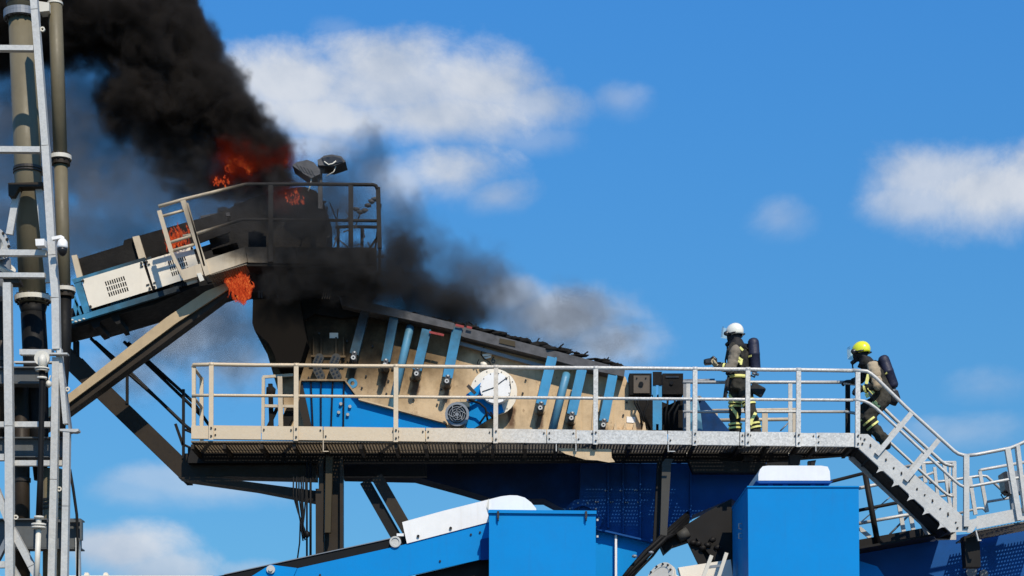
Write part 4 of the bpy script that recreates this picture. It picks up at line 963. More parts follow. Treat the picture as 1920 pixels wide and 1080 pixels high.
# ================================================================== twin floodlights
fl = thing('floodlight_mast', 'short mast with two smoke blackened floodlights above the burning head', 'floodlight', V(600, 385, .95))
m = MB(); m.bar(V(600, 300, .95), V(601, 392, .95), .07, .06); m.bar(V(604, 300, .95), V(601, 330, .95), .05, .05); obj('mast', m, M['charg'], fl)
def lampbox(pts, y0, y1, name='floodlight'):
    m = MB(); m.ppx(pts, y0, y1); return obj(name, m, M['charg'], fl)
l1 = lampbox([(548, 310), (556, 304), (576, 299.5), (588, 304), (600, 318), (600, 326), (584, 334), (570, 326)], .75, 1.15)
l2 = lampbox([(595, 301), (607, 292), (622, 289.5), (640, 293), (648, 303), (640, 306), (622, 312), (606, 310), (598, 310)], .75, 1.15)
m = MB(); m.ppx([(603, 296), (625, 293), (640, 297), (643, 303), (622, 308), (608, 307)], .735, .748); obj('glass', m, M['black'], l2)
m = MB(); m.tube([V(608, 303, .73), V(616, 309, .73), V(624, 307, .73), V(630, 302, .73)], .012, 6); obj('clip', m, M['flange'], l2)
m = MB()
for k in range(5): m.bar(V(556+k*7, 307+k*2.5, .742), V(566+k*6, 321+k*2, .742), .014, .012)
obj('cooling_fin', m, M['charg'], l1)
m = MB(); m.tube([V(590, 333, .9), V(596, 332, .9), V(597, 345, .9)], .022, 6); m.blob(V(603, 318, .9), (.07, .07, .07), 1, .3); obj('bracket', m, M['charg'], fl)
m = MB(); m.tube([V(584, 334, .8), V(582, 348, .8), V(578, 358, .8)], .012, 6); m.tube([V(630, 311, .8), V(626, 322, .8), V(612, 330, .8)], .008, 6); obj('cable', m, M['flange'], fl)

# ================================================================== flames
def flame_mat():
    m = bpy.data.materials.new('flame'); m.use_nodes = True
    t = NT(m.node_tree); t.n.clear(); out = t.add('ShaderNodeOutputMaterial')
    pos = t.add('ShaderNodeNewGeometry').outputs['Position']
    sp = t.vm('MULTIPLY', pos, (1.0, 1.0, 0.6))
    n1 = t.noise(sp, 12.0, 6.0, 0.66, 1.8); n2 = t.noise(sp, 34.0, 4.0, 0.6, 0.8)
    f = t.m('ADD', t.m('MULTIPLY', n1, 0.7), t.m('MULTIPLY', n2, 0.35))
    lw_ = t.add('ShaderNodeLayerWeight', {'Blend': .35})
    core = t.rng(lw_.outputs['Facing'], .05, .75, 1.0, 0.0)
    r = t.add('ShaderNodeValToRGB', {0: t.m('MULTIPLY', f, t.m('ADD', .72, t.m('MULTIPLY', core, .36)))}); e = r.color_ramp.elements
    e[0].position = .36; e[0].color = (0.05, 0.003, 0.001, 1); e[1].position = .74; e[1].color = (1.0, 0.30, 0.07, 1)
    k = r.color_ramp.elements.new(.47); k.color = (0.22, 0.013, 0.006, 1); k = r.color_ramp.elements.new(.60); k.color = (0.68, 0.075, 0.022, 1)
    em = t.add('ShaderNodeEmission', {'Color': r.outputs[0], 'Strength': 0.78})
    tr = t.add('ShaderNodeBsdfTransparent')
    a = t.m('MULTIPLY', t.rng(f, .44, .60), t.m('MULTIPLY', core, .80))
    mx = t.add('ShaderNodeMixShader', {0: a}); t.l.new(tr.outputs[0], mx.inputs[1]); t.l.new(em.outputs[0], mx.inputs[2])
    t.l.new(mx.outputs[0], out.inputs[0]); return m
FM = flame_mat()
def flames(label, px, py, w, h, d, n, seed, tri=0.0):
    """many thin, overlapping translucent tongues; tri narrows the fire towards its foot"""
    r = random.Random(seed); m = MB(); s = (D+d)/F
    for k in range(n):
        v = max(-1.25, min(1.25, r.gauss(0, .62))); x = px+w*max(-1.2, min(1.2, r.gauss(0, .55)))*(1-tri*max(0, v)); y = py+h*.6*v; hh = h*s*r.uniform(.25, .6); ww = w*s*r.uniform(.10, .26)
        b = V(x, y, d+r.uniform(-.15, .15)); lean = r.uniform(-.7, .25); ph = r.uniform(0, 6)
        P = []; R = []
        for j in range(11):
            q = j/10; P.append(b+Vector((lean*hh*q*q+.35*ww*math.sin(q*6+ph), .2*ww*math.cos(q*5+ph), (q-.4)*hh*1.7))); R.append(max(.003, ww*math.sin(math.pi*min(1, (q*.9+.1)))**.7*(1-q*.7)*(1+.25*math.sin(q*13+ph))))
        m.tube(P, R, 10)
    o = obj('flame', m, FM); return tag(o, label, 'flames', 'flames of the conveyor fire')
flames('bright red flames licking out below the platform toe board', 452, 535, 27, 33, .95, 90, 1, .40)
flames('red flames seen between the two tilted railing posts', 333, 447, 19, 24, 1.12, 46, 2)
flames('dark red flames inside the black plume above the handrail', 490, 306, 50, 20, 1.62, 70, 3)
flames('small red flame tip at the lower edge of the plume left of the handrail bend', 413, 340, 13, 10, 1.15, 24, 4)
flames('dim flames beside the floodlight mast behind the handrail', 550, 373, 22, 17, 1.46, 20, 5)
# ================================================================== pipe tower on the left
TD = -2.2
tw = thing('pipe_tower', 'galvanised square tube frame of the pipe tower at the left edge', 'steel frame', V(90, 1090, TD))
def pole(pts, w, mat, y=TD, name='post', depth=.12, par=None):
    for a, b in zip(pts[:-1], pts[1:]):
        m = MB(); A, B = V(a[0], a[1], y), V(b[0], b[1], y); dv = (B-A).normalized()*.004
        m.bar(A-dv, B+dv, w, depth); obj(name, m, mat, par or tw)
S_ = lambda px, y=TD: px*(D+y)/F
pole([(62, -30), (66, 20), (86, 275)], S_(13), M['galv']); pole([(86, 275), (99, 480), (105, 560), (106.5, 655)], S_(14), M['galv'])
pole([(106, 672), (102, 900), (97, 1100)], S_(13), M['galv'])
pole([(14.5, 532), (18, 800), (19, 1100)], S_(15), M['galv'])
pole([(112, 655), (124, 795)], S_(8.5), M['galv'], TD+.02); pole([(126, 806), (124, 950), (121, 1100)], S_(12), M['galv'], TD+.02)
pole([(114, 660), (133, 812)], S_(4), M['grey'], TD+.08)
for y0, x1, h in ((91, 64, 9.5), (281, 76, 10.5), (474.5, 88, 10.5), (516.5, 85, 8.5)):
    m = MB(); m.bar(V(-40, y0, TD+.02), V(x1, y0+.8, TD+.02), S_(h), .10); obj('cross_bar', m, M['galv'], tw)
m = MB(); m.bar(V(38, 661, TD+.1), V(100, 661.5, TD+.1), S_(10), .10); obj('cross_bar', m, M['galv'], tw)
m = MB(); m.bar(V(94, 664.5, TD-.08), V(128, 664.5, TD-.08), S_(3), .12); obj('cap_plate', m, M['galv'], tw)
for y0, x0_, x1_, h in ((796.5, -30, 100, 10), (869, 27, 118, 10), (680, 28, 108, 3)):
    m = MB(); m.bar(V(x0_, y0, TD+.12), V(x1_, y0, TD+.12), S_(h), .10); obj('cross_bar', m, M['galv'], tw)
m = MB(); m.ppx([(112, 804), (147, 804), (147, 808), (141, 810), (112, 808)], TD-.05, TD+.1); obj('cap_plate', m, M['galv'], tw)
for y0, y1, x0_, x1_ in ((690, 716, -20, 75), (822, 854, -20, 118), (975, 1026, -20, 150)):
    m = MB(); m.ppx([(x0_, y0), (x1_, y0), (x1_, y1), (x0_, y1)], TD+.5, TD+.62); m.ppx([(x0_, y0-3), (x1_+1, y0-3), (x1_+1, y0-.4), (x0_, y0-.4)], TD+.42, TD+.7); m.ppx([(x0_, y1+.4), (x1_+1, y1+.4), (x1_+1, y1+3), (x0_, y1+3)], TD+.42, TD+.7)
    obj('beam', m, M['beamgrey'], tw)
m = MB(); m.ppx([(88, 974), (153, 974), (153, 1012), (150, 1012), (150, 979), (88, 979)], TD+.3, TD+.4); obj('beam_flange', m, M['beamgrey'], tw)
pole([(-8, 915), (22, 990), (60, 1062), (95, 1130)], S_(13), M['galv'], TD+.08, 'brace'); pole([(-10, 1060), (20, 1000)], S_(9), M['grey'], TD+.2, 'brace'); pole([(22, 1060), (50, 1110)], S_(9), M['galv'], TD+.2, 'brace')
m = MB(); m.bar(V(-20, 1059, TD+.05), V(11, 1059, TD+.05), S_(12), .1); m.bar(V(-20, 858, TD+.05), V(9, 858, TD+.05), S_(12), .1); obj('cross_bar', m, M['galv'], tw)
for px, py in ((80, 55), (30, 970), (111.5, 917), (127, 730)):
    m = MB(); m.ring(V(px, py, TD+.04), (0, 1, 0), S_(2.2), S_(4.6), .03, 14); obj('eye_bolt', m, M['flange'], tw)
pole([(146, 1010), (148, 1100)], S_(7), M['galv'], TD+.35, 'post')
# thick khaki pipe
def flange(par, c, ax, r0, r1, h, n, mat=M['flange'], bolts=True):
    m = MB(); m.ring(c, ax, r0, r1, h, 32); f = obj('flange', m, mat, par)
    if bolts:
        b = MB(); ax = Vector(ax).normalized(); u = Vector((0, 1, 0)); u = (u-ax*u.dot(ax)).normalized(); w = ax.cross(u)
        for k in range(n):
            a = 2*math.pi*k/n; p = Vector(c)+(u*math.cos(a)+w*math.sin(a))*(r0+r1)*.5; b.cyl(p-ax*(h/2+.03), p+ax*(h/2+.03), .022, 6)
        stuff(obj('flange_bolt', b, M['bolt'], f))
PY = TD+.95
bpz = thing('thick_pipe', 'thick khaki pipe with bolted flanges and strap clamps rising behind the galvanised frame', 'pipe', V(62, 575, PY))
A0, A1, A2 = V(39, -60, PY), V(41, 25, PY), V(61.5, 570, PY)
m = MB(); m.cyl(A0, A1, S_(27, PY), 32); m.cyl(A1, A2, S_(25, PY), 32); obj('pipe', m, M['beige_pipe'], bpz)
m = MB()
for k in (.2, .55, .83):
    pass
axp = (A2-A1).normalized()
flange(bpz, V(41.5, 33, PY), axp, S_(25.5, PY), S_(34, PY), .06, 14, M['grey']); flange(bpz, V(41.3, 26, PY), axp, S_(25.5, PY), S_(34, PY), .05, 14, M['grey'], False)
flange(bpz, V(61.6, 561, PY), axp, S_(25.5, PY), S_(34, PY), .07, 14)
for px, py in ((40, 3), (53, 318)):
    m = MB(); m.ring(V(px, py, PY), axp, S_(25.8, PY), S_(28, PY), .04, 28); m.ring(V(px+.2, py+6, PY), axp, S_(25.8, PY), S_(28, PY), .02, 28); obj('clamp', m, M['bolt'], bpz)
m = MB(); m.ppx([(15, 343), (80, 341), (80, 349), (36, 350), (26, 368), (16, 367)], PY-.5, PY-.3); obj('saddle', m, M['darkbrown'], bpz)
m = MB()
for a, b in (((34, 350), (18, 440)), ((73, 350), (92, 530))): m.bar(V(*a, PY-.35), V(*b, PY-.35), S_(13), .06)
obj('saddle_leg', m, M['galv'], bpz)
kb = thing('rubber_sleeve', 'thick black rubber sleeve hanging under the flange of the khaki pipe', 'hose', V(66, 800, PY))
m = MB(); m.tube([V(61.8, 574, PY), V(62.5, 595, PY)], [S_(26, PY), S_(20, PY)], 24); m.tube([V(62.3, 588, PY), V(66, 660, PY), V(72, 800, PY), V(76, 900, PY)], [S_(23, PY), S_(23.5, PY), S_(19, PY), S_(12, PY)], 24); obj('sleeve', m, M['rubber'], kb)
# thinner dark khaki pipe
TY = TD+1.15
tp = thing('slim_pipe', 'slimmer dark khaki pipe with two collars beside the thick one', 'pipe', V(120, 545, TY))
B0, B1 = V(101, -60, TY), V(120, 548, TY)
m = MB(); m.cyl(B0, V(113.5, 300, TY), S_(13, TY), 24); m.cyl(V(113.5, 300, TY), B1, S_(12.6, TY), 24); obj('pipe', m, M['beige_pipe'], tp)
ax2 = (B1-B0).normalized()
for px, py in ((113.5, 296), (121, 544)):
    flange(tp, V(px, py, TY), ax2, S_(13, TY), S_(20.5, TY), .06, 10)
    m = MB(); m.ring(V(px+.3, py+8, TY), ax2, S_(12.8, TY), S_(17.5, TY), .09, 24); obj('collar', m, M['darkbrown'], tp)
m = MB(); m.ring(V(103.5, 7, TY), ax2, S_(13.2, TY), S_(14.4, TY), .03, 24); m.ppx([(72, 2), (92, 5), (92, 20), (74, 22)], TY-.2, TY); obj('clamp', m, M['flange'], tp)
kb2 = thing('narrow_rubber_sleeve', 'narrower black rubber sleeve under the collar of the slim pipe', 'hose', V(117, 760, TY))
m = MB(); m.tube([V(121, 550, TY), V(121, 640, TY), V(117, 740, TY), V(112, 860, TY)], [S_(13, TY), S_(12.5, TY), S_(9, TY), S_(8, TY)], 20); obj('sleeve', m, M['rubber'], kb2)
# elbow pipe at the left border
ep = thing('elbow_pipe', 'grey elbow pipe with a large bolted flange cut by the left border', 'pipe', V(0, 540, TD+.2))
ec = V(-6, 457, TD+.1); eax = Vector((.86, -.5, .1)).normalized()
m = MB(); m.cyl(ec, ec-eax*.5, S_(24), 28); m.tube([V(0, 486, TD+.35), V(2, 520, TD+.35), V(1, 560, TD+.35)], S_(20), 24); obj('pipe', m, M['grey'], ep)
m = MB(); m.ring(ec, eax, S_(12), S_(30), .07, 32); fo_ = obj('flange', m, M['galv'], ep)
b = MB(); u = Vector((0, 0, 1)); u = (u-eax*u.dot(eax)).normalized(); w = eax.cross(u)
for k in range(12):
    a = k*math.pi/6; p = ec+(u*math.cos(a)+w*math.sin(a))*S_(25); b.cyl(p, p+eax*.06, .022, 6)
stuff(obj('flange_bolt', b, M['bolt'], fo_))
m = MB(); m.ring(V(8, 500, TD+.3), Vector((.5, -.4, .7)), S_(14), S_(22), .05, 28); obj('flange', m, M['flange'], ep)
m = MB(); m.ppx([(4, 519), (34, 520), (36, 530), (8, 530)], TD+.05, TD+.3); obj('grate_step', m, M['bolt'], ep)
# brown vertical pipes lower down
for lab, x0_, y0_, x1_, y1_, r, mt in (('dark brown standpipe behind the left galvanised post', 40, 700, 42, 1120, 15, M['darkbrown']), ('dark vertical pipe at the left border behind the galvanised post', 3, 540, 5, 830, 15, M['darkbrown'])):
    t_ = thing('standpipe', lab, 'pipe', V(x1_, y1_, TD+.8))
    m = MB(); m.cyl(V(x0_, y0_, TD+.8), V(x1_, y1_, TD+.8), S_(r), 24); obj('pipe', m, mt, t_)
    m = MB(); m.ring(V((x0_+x1_)/2, (y0_+y1_)/2-10, TD+.8), (0, 0, 1), S_(r+.3), S_(r+2), .06, 24); obj('clamp', m, M['bolt'], t_)
cp = thing('coupling_pipe', 'cream pipe stub with three clamp rings above the lower grey beam', 'pipe', V(99, 1100, TD+.8))
m = MB(); m.cyl(V(99, 880, TD+.8), V(99, 1110, TD+.8), S_(19), 24); obj('pipe', m, M['beige_pipe'], cp)
for py in (938, 946, 954):
    m = MB(); m.ring(V(99, py, TD+.8), (0, 0, 1), S_(19.2), S_(21), .03, 24); obj('clamp', m, M['bolt'], cp)
# valve with black hose
vp = thing('drain_hose', 'white flanged valve with a black hose hanging down to a cream flanged pipe', 'hose', V(70, 1100, TD-.25))
vy = TD-.25
m = MB(); m.ring(V(79, 672, vy), (0, 1, 0), .03, S_(14), .05, 24); m.blob(V(80, 678, vy-.05), (.07, .09, .11), 2, .1); m.cyl(V(79, 678, vy-.05), V(79, 690, vy-.05), S_(5.5), 14); obj('valve', m, M['flange'], vp)
m = MB(); m.cyl(V(79, 690, vy-.05), V(79, 693, vy-.05), S_(13.5), 20); m.cyl(V(79, 694, vy-.05), V(79, 696, vy-.05), S_(12), 20); m.cyl(V(79, 707, vy-.05), V(79, 711, vy-.05), S_(9), 16); obj('flange', m, M['flange'], vp)
m = MB(); m.tube([V(79, 695, vy-.05), V(79, 720, vy-.05), V(77.5, 800, vy-.05), V(75.5, 900, vy-.05), V(73.5, 970, vy-.05)], [S_(6), S_(5.2), S_(5.2), S_(5.5), S_(6.5)], 14); obj('hose', m, M['rubber'], vp)
m = MB(); m.cyl(V(73, 968, vy-.05), V(73, 972, vy-.05), S_(9), 16); m.cyl(V(72.5, 972, vy-.05), V(72.5, 982, vy-.05), S_(5), 14); m.cyl(V(72.5, 982, vy-.05), V(72.5, 986, vy-.05), S_(13.5), 20); m.cyl(V(72.5, 987.5, vy-.05), V(72.5, 991, vy-.05), S_(13), 20); m.cyl(V(72.5, 991, vy-.05), V(68, 1100, vy-.05), S_(5), 14); obj('lower_pipe', m, M['flange'], vp)
m = MB(); m.blob(V(92, 720, vy), (.05, .05, .06), 1, .4); m.bar(V(92, 712, vy), V(95, 704, vy), .02, .02); obj('tap', m, M['flange'], vp)
# cable on the far right post of the tower
tc = thing('tower_cable', 'thin black cable slanting down beside the right edge of the pipe tower', 'cable', V(146, 1090, TD+.3))
m = MB(); m.tube([V(131, 880, TD+.3), V(137, 915, TD+.3), V(144, 965, TD+.3), V(146, 1020, TD+.3), V(145, 1095, TD+.3)], .022, 8); obj('cable', m, M['rubber'], tc)
# dome camera
dc = thing('security_camera', 'white dome security camera with dark lens mounted beside the slim pipe', 'camera', V(116, 480, TD-.3))
cy_ = TD-.3
m = MB(); m.bar(V(98, 448, cy_), V(116, 444.5, cy_), .045, .06); m.tube([V(114, 445, cy_), V(117, 446, cy_), V(118, 452, cy_)], .03, 8); obj('arm', m, M['white'], dc)
m = MB(); m.tube([V(117.5, 449, cy_), V(117.5, 453, cy_), V(117, 462, cy_), V(117, 466, cy_)], [S_(6), S_(9), S_(10.2), S_(9.8)], 20); obj('housing', m, M['white'], dc)
m = MB(); sphere = []
for k in range(7):
    a = k/6*math.pi/2; sphere.append((V(116.8, 466, cy_)+Vector((0, 0, -S_(9.5)*1.5*math.sin(a))), max(.003, S_(9.5)*math.cos(a))))
m.tube([p for p, r in sphere], [r for p, r in sphere], 20); obj('dome', m, M['black'], dc)
m = MB(); m.ppx([(66, 448), (83, 447.5), (83, 460), (67, 460.5)], cy_+.1, cy_+.25); obj('junction_box', m, M['white'], dc)
# roof just showing at the bottom
rf = thing('container_roof', 'beige container roof edge with lifting eyes just showing at the bottom border', 'container', V(230, 1090, 12))
m = MB(); m.ppx([(120, 1078.5), (400, 1079), (400, 1140), (120, 1140)], 12, 14.5); obj('roof', m, M['cream'], rf)
for px in (162, 198):
    m = MB(); m.ppx([(px-5, 1079), (px-3, 1073.5), (px+3, 1073.5), (px+5, 1079)], 12.1, 12.2); obj('lifting_eye', m, M['cream'], rf)
# ================================================================== firefighters
K = {}
K['coat'] = paint('turnout_coat', (0.020, 0.020, 0.017), .85, var=.4, vscale=9, dirt=.6, dirtc=(.11, .098, .072), spec=.25, bump=.7, bscale=14)
K['sleeve'] = paint('turnout_sleeve_beige', (0.40, 0.315, 0.205), .85, var=.2, vscale=9, dirt=.25, dirtc=(.10, .08, .055), bump=.5, bscale=14)
K['sleeve_grey'] = paint('turnout_sleeve_grey', (0.20, 0.17, 0.125), .85, var=.25, vscale=9, dirt=.4, dirtc=(.05, .045, .035), bump=.6, bscale=14)
K['stripe'] = paint('reflective_yellow', (0.72, 0.70, 0.22), .5, var=.12, vscale=12)
K['hood'] = paint('black_hood', (0.010, 0.010, 0.011), .8, var=.2)
K['navy'] = paint('navy_cylinder_cover', (0.008, 0.010, 0.032), .6, var=.25, vscale=8, bump=.3, bscale=18)
K['helmet_w'] = paint('white_helmet', (0.80, 0.78, 0.66), .25, var=.03, coat=.6)
K['helmet_y'] = paint('yellow_helmet', (0.78, 0.80, 0.02), .25, var=.03, coat=.6)
K['glove'] = paint('dark_glove', (0.022, 0.018, 0.015), .8, var=.3)
K['glove_l'] = paint('pale_glove_back', (0.40, 0.33, 0.20), .8, var=.2)
gl = bpy.data.materials.new('visor_glass'); gl.use_nodes = True
_b = gl.node_tree.nodes['Principled BSDF']; _b.inputs['Base Color'].default_value = (.50, .66, .68, 1); _b.inputs['Roughness'].default_value = .12; _b.inputs['Alpha'].default_value = .6
def limb(mb, pts, rs, seg=12, flat=1.0):
    """tapered limb with rounded ends and in-between sections"""
    P = []; R = []
    n = len(pts)
    for i in range(n-1):
        for k in range(5):
            f = k/5; P.append(pts[i].lerp(pts[i+1], f)); g = f*f*(3-2*f); R.append(rs[i]*(1-g)+rs[i+1]*g)
    P.append(pts[-1]); R.append(rs[-1])
    t0 = (P[0]-P[1]).normalized(); t1 = (P[-1]-P[-2]).normalized()
    P = [P[0]+t0*R[0]*.85, P[0]+t0*R[0]*.5]+P+[P[-1]+t1*R[-1]*.5, P[-1]+t1*R[-1]*.85]
    R = [R[0]*.4, R[0]*.82]+R+[R[-1]*.82, R[-1]*.4]
    mb.tube(P, R, seg); return mb
def finish(o, voxel, wr=0.0, sm=6, tex=None):
    r = o.modifiers.new('remesh', 'REMESH'); r.mode = 'VOXEL'; r.voxel_size = voxel; r.use_smooth_shade = True
    s = o.modifiers.new('smooth', 'SMOOTH'); s.factor = .5; s.iterations = sm
    if wr:
        t = bpy.data.textures.new(o.name+'_folds', 'CLOUDS'); t.noise_scale = .085; t.noise_depth = 2
        d = o.modifiers.new('folds', 'DISPLACE'); d.texture = t; d.strength = wr; d.mid_level = .5; d.texture_coords = 'LOCAL'
def band(par, a, b, f, r, w, mat, name='reflective_stripe', seg=16, flat=1.0):
    """a sleeve-like ring round a limb at fraction f, following it"""
    c = a.lerp(b, f); ax = (b-a).normalized(); m = MB(); m.ring(c, ax, r-.012, r+.006, w, seg); return obj(name, m, mat, par)
def hand(par, wrist, target, curl_dir, mat, s=1.0):
    """glove: palm, four bent fingers of unequal length closing along curl_dir, thumb from the side of the palm"""
    m = MB(); t = (target-wrist).normalized(); c = Vector(curl_dir); c = (c-t*c.dot(t)).normalized(); side = t.cross(c)
    palm = wrist+t*.055*s
    m.loft([(wrist-t*.01, (.030*s, .022*s), side, c), (wrist+t*.03*s, (.042*s, .022*s), side, c), (wrist+t*.075*s, (.045*s, .020*s), side, c), (wrist+t*.095*s, (.040*s, .016*s), side, c)], 12)
    for i, L in enumerate((.060, .072, .068, .052)):
        k = wrist+t*.088*s+side*(i-1.5)*.022*s
        P = [k-t*.02*s, k+t*.012*s, k+t*L*.55*s+c*.012*s, k+t*L*.75*s+c*.040*s, k+t*L*.5*s+c*.060*s]
        m.tube(P, [.0125*s, .0125*s, .012*s, .011*s, .007*s], 8)
    k = wrist+t*.03*s-side*.04*s
    m.tube([k, k-side*.020*s+t*.025*s+c*.01*s, k-side*.012*s+t*.055*s+c*.03*s, k+t*.075*s+c*.042*s], [.016*s, .015*s, .013*s, .008*s], 8)
    return obj('glove', m, mat, par)

def firefighter(label, J, base, helmet_mat, visor, yaw, headtilt, tank, beige, stripes):
    p = thing('person', label, 'person', base)
    body = MB()
    # torso: elliptical loft pelvis -> neck
    hip, waist, chest, sh, neck = J['hip'], J['waist'], J['chest'], J['sh'], J['neck']
    fwd = Vector((-1, 0, 0)); lat = Vector((0, -1, 0)).lerp(Vector((0, -1, 0)), 1)
    fwd = Vector((-math.cos(yaw), math.sin(yaw), 0)); lat = Vector((-math.sin(yaw), -math.cos(yaw), 0))
    spine = [hip+(hip-waist).normalized()*.10, hip, waist, chest, sh, neck]
    rr = [(.125, .15), (.150, .185), (.142, .170), (.150, .200), (.125, .205), (.075, .080)]
    sects = []
    for i in range(len(spine)-1):
        for k in range(4):
            f = k/4; g = f*f*(3-2*f)
            c = spine[i].lerp(spine[i+1], f); r = (rr[i][0]*(1-g)+rr[i+1][0]*g, rr[i][1]*(1-g)+rr[i+1][1]*g)
            sects.append((c, r, fwd, lat))
    sects.append((neck, rr[-1], fwd, lat))
    body.loft(sects, 20)
    # coat skirt flares over the hips
    body.loft([(waist+Vector((0, 0, -.02)), (.150, .182), fwd, lat), (hip+Vector((0, 0, -.02)), (.168, .205), fwd, lat), (hip+Vector((0, 0, -.09)), (.172, .208), fwd, lat)], 20)
    for side in ('n', 'f'):
        h, kn, an, to = J[side+'hip'], J[side+'knee'], J[side+'ankle'], J[side+'toe']
        limb(body, [h, kn, an], [.118, .092, .080]); limb(body, [h.lerp(kn, .8), kn.lerp(an, .25)], [.095, .095])
        limb(body, [kn.lerp(an, .45), an], [.098, .088])
        limb(body, [an+Vector((.03, 0, -.02)), an.lerp(to, .5)+Vector((0, 0, .01)), to], [.062, .058, .046])
        s, e, w = J[side+'sh'], J[side+'elbow'], J[side+'wrist']
        limb(body, [s, e, w], [.088, .068, .050]); limb(body, [e.lerp(w, .25), e.lerp(w, .8)], [.072, .056])
    limb(body, [sh.lerp(neck, .3)+lat*.12, sh.lerp(neck, .3)-lat*.12], [.08, .08])
    hd = J['head']
    body.loft([(neck+Vector((0, 0, -.03)), (.070, .072), fwd, lat), (neck.lerp(hd, .35), (.075, .075), fwd, lat), (hd+Vector((0, 0, -.07)), (.088, .078), fwd, lat), (hd, (.102, .084), fwd, lat), (hd+Vector((0, 0, .07)), (.092, .076), fwd, lat), (hd+Vector((0, 0, .11)), (.05, .045), fwd, lat)], 18)
    o = obj('turnout_suit', body, K['coat'], p); finish(o, .018, .050, 4)
    # beige panels: upper sleeves and shoulders as cloth shells over the body
    def shell(name, pts, rs, mat):
        m = MB(); limb(m, pts, rs, 14); q = obj(name, m, mat, p); finish(q, .014, .040, 3); return q
    for side in 'n':
        s, e, w = J[side+'sh'], J[side+'elbow'], J[side+'wrist']
        q = [s+Vector((0, 0, .02))]+[s.lerp(e, i/7) for i in range(1, 8)]+[e.lerp(w, i/8) for i in range(1, 4)]
        rr__ = [(.092 if i < 3 else .084 if i < 8 else .074)*(1.06 if i % 2 else .95) for i in range(len(q))]
        if beige is K['sleeve']:
            shell('sleeve', q[:4], [r*1.06 for r in rr__[:4]], beige); shell('sleeve', q[5:9], rr__[5:9], beige)
        else: shell('sleeve', q, rr__, beige)
    # reflective stripes
    for a, b, f, r, w in stripes: band(p, J[a], J[b], f, r, w, K['stripe'])
    # waist stripe
    # hood, face mask, helmet
    m = MB(); m.loft([(neck+Vector((0, 0, -.08)), (.150, .165), fwd, lat), (neck+Vector((0, 0, -.01)), (.128, .125), fwd, lat), (neck.lerp(hd, .5), (.110, .100), fwd, lat), (hd+Vector((0, 0, -.05)), (.108, .094), fwd, lat), (hd+Vector((0, 0, .06)), (.113, .096), fwd, lat), (hd+Vector((0, 0, .10)), (.08, .07), fwd, lat)], 20)
    obj('hood', m, K['hood'], p)
    tl = Vector((fwd.x*math.cos(headtilt), fwd.y*math.cos(headtilt), -math.sin(headtilt)))      # face direction
    up = lat.cross(tl).normalized()
    if up.z < 0: up = -up
    m = MB(); fc_ = hd+tl*.075-up*.02
    m.loft([(fc_-tl*.04, (.080, .095), lat, up), (fc_+tl*.02, (.074, .088), lat, up), (fc_+tl*.05, (.052, .062), lat, up), (fc_+tl*.062, (.03, .035), lat, up)], 18)
    mk = obj('face_mask', m, K['hood'], p)
    m = MB(); m.loft([(fc_+tl*.012+up*.025, (.066, .050), lat, up), (fc_+tl*.050+up*.028, (.052, .040), lat, up), (fc_+tl*.066+up*.028, (.022, .018), lat, up)], 18); obj('lens', m, M['black'], mk)
    m = MB(); rg = fc_+tl*.06-up*.055; m.cyl(rg-tl*.02, rg+tl*.06-up*.025, .036, 14); m.tube([rg+tl*.05-up*.02, rg+tl*.05-up*.10, rg-tl*.0-up*.22, J['chest']+fwd*.15], .013, 8); obj('regulator', m, M['black'], mk)
    # helmet shell: half dome with brim and ear flaps
    hc = hd+up*.055-tl*.012; m = MB(); seg = 24; rings = []
    def pt(a, e, k=1.0): return hc+(tl*math.cos(a)*.162+lat*math.sin(a)*.132)*math.cos(e)*k+up*math.sin(e)*.142*k
    els = [-.50, -.30, -.10, .15, .40, .65, .90, 1.15, 1.38]
    vsx = []
    for e in els:
        for k in range(seg):
            a = 2*math.pi*k/seg; cut = e
            if e < 0: cut = e*(.35+.65*(0.5-0.5*math.cos(a))) if math.cos(a) > -.2 else e
            vsx.append(pt(a, cut, 1.03 if e == els[0] else 1.0))
    vsx.append(hc+up*.143); fs = []
    for i in range(len(els)-1):
        for k in range(seg): fs.append((i*seg+k, i*seg+(k+1) % seg, (i+1)*seg+(k+1) % seg, (i+1)*seg+k))
    for k in range(seg): fs.append(((len(els)-1)*seg+k, (len(els)-1)*seg+(k+1) % seg, len(vsx)-1))
    m.add(vsx, fs, True); he = obj('helmet', m, helmet_mat, p)
    so = he.modifiers.new('shell', 'SOLIDIFY'); so.thickness = .008; so.offset = -1
    m = MB()
    for s_ in (-1, 1): m.blob(hc-up*.035+lat*.132*s_+tl*.035, (.06, .02, .042), 2, .1); m.tube([hc+lat*.124*s_+tl*.09+up*.005, hc+lat*.126*s_-tl*.02-up*.05, hc+lat*.10*s_-tl*.12-up*.055], .014, 8)
    obj('ear_guard', m, M['black'], he)
    # raised clear visor
    m = MB(); va = visor; ex = -up*math.cos(va)+tl*math.sin(va); fv = tl*math.cos(va)+up*math.sin(va); vsx = []; fs = []
    for j in range(2):
        for k in range(13):
            a = -1.2+2.4*k/12
            vsx.append(hc+up*.075+(fv*(math.cos(a)*.235+.02)+lat*math.sin(a)*.142)+ex*.165*j)
    for k in range(12): fs.append((k, k+1, k+14, k+13))
    m.add(vsx, fs, True); vz = obj('visor', m, gl, he)
    # breathing apparatus: cylinder in navy cover, back plate, straps, valve
    a, b = tank; axd = (b-a).normalized(); L = (b-a).length; m = MB()
    prof = [(0, .035), (.015, .065), (.05, .088), (.10, .092), (L*.45, .092), (L*.455, .095), (L*.53, .095), (L*.535, .092), (L*.9, .091), (L-.03, .086), (L, .062)]
    m.tube([a+axd*q for q, r in prof], [r for q, r in prof], 20); cyl_ = obj('air_cylinder', m, K['navy'], p)
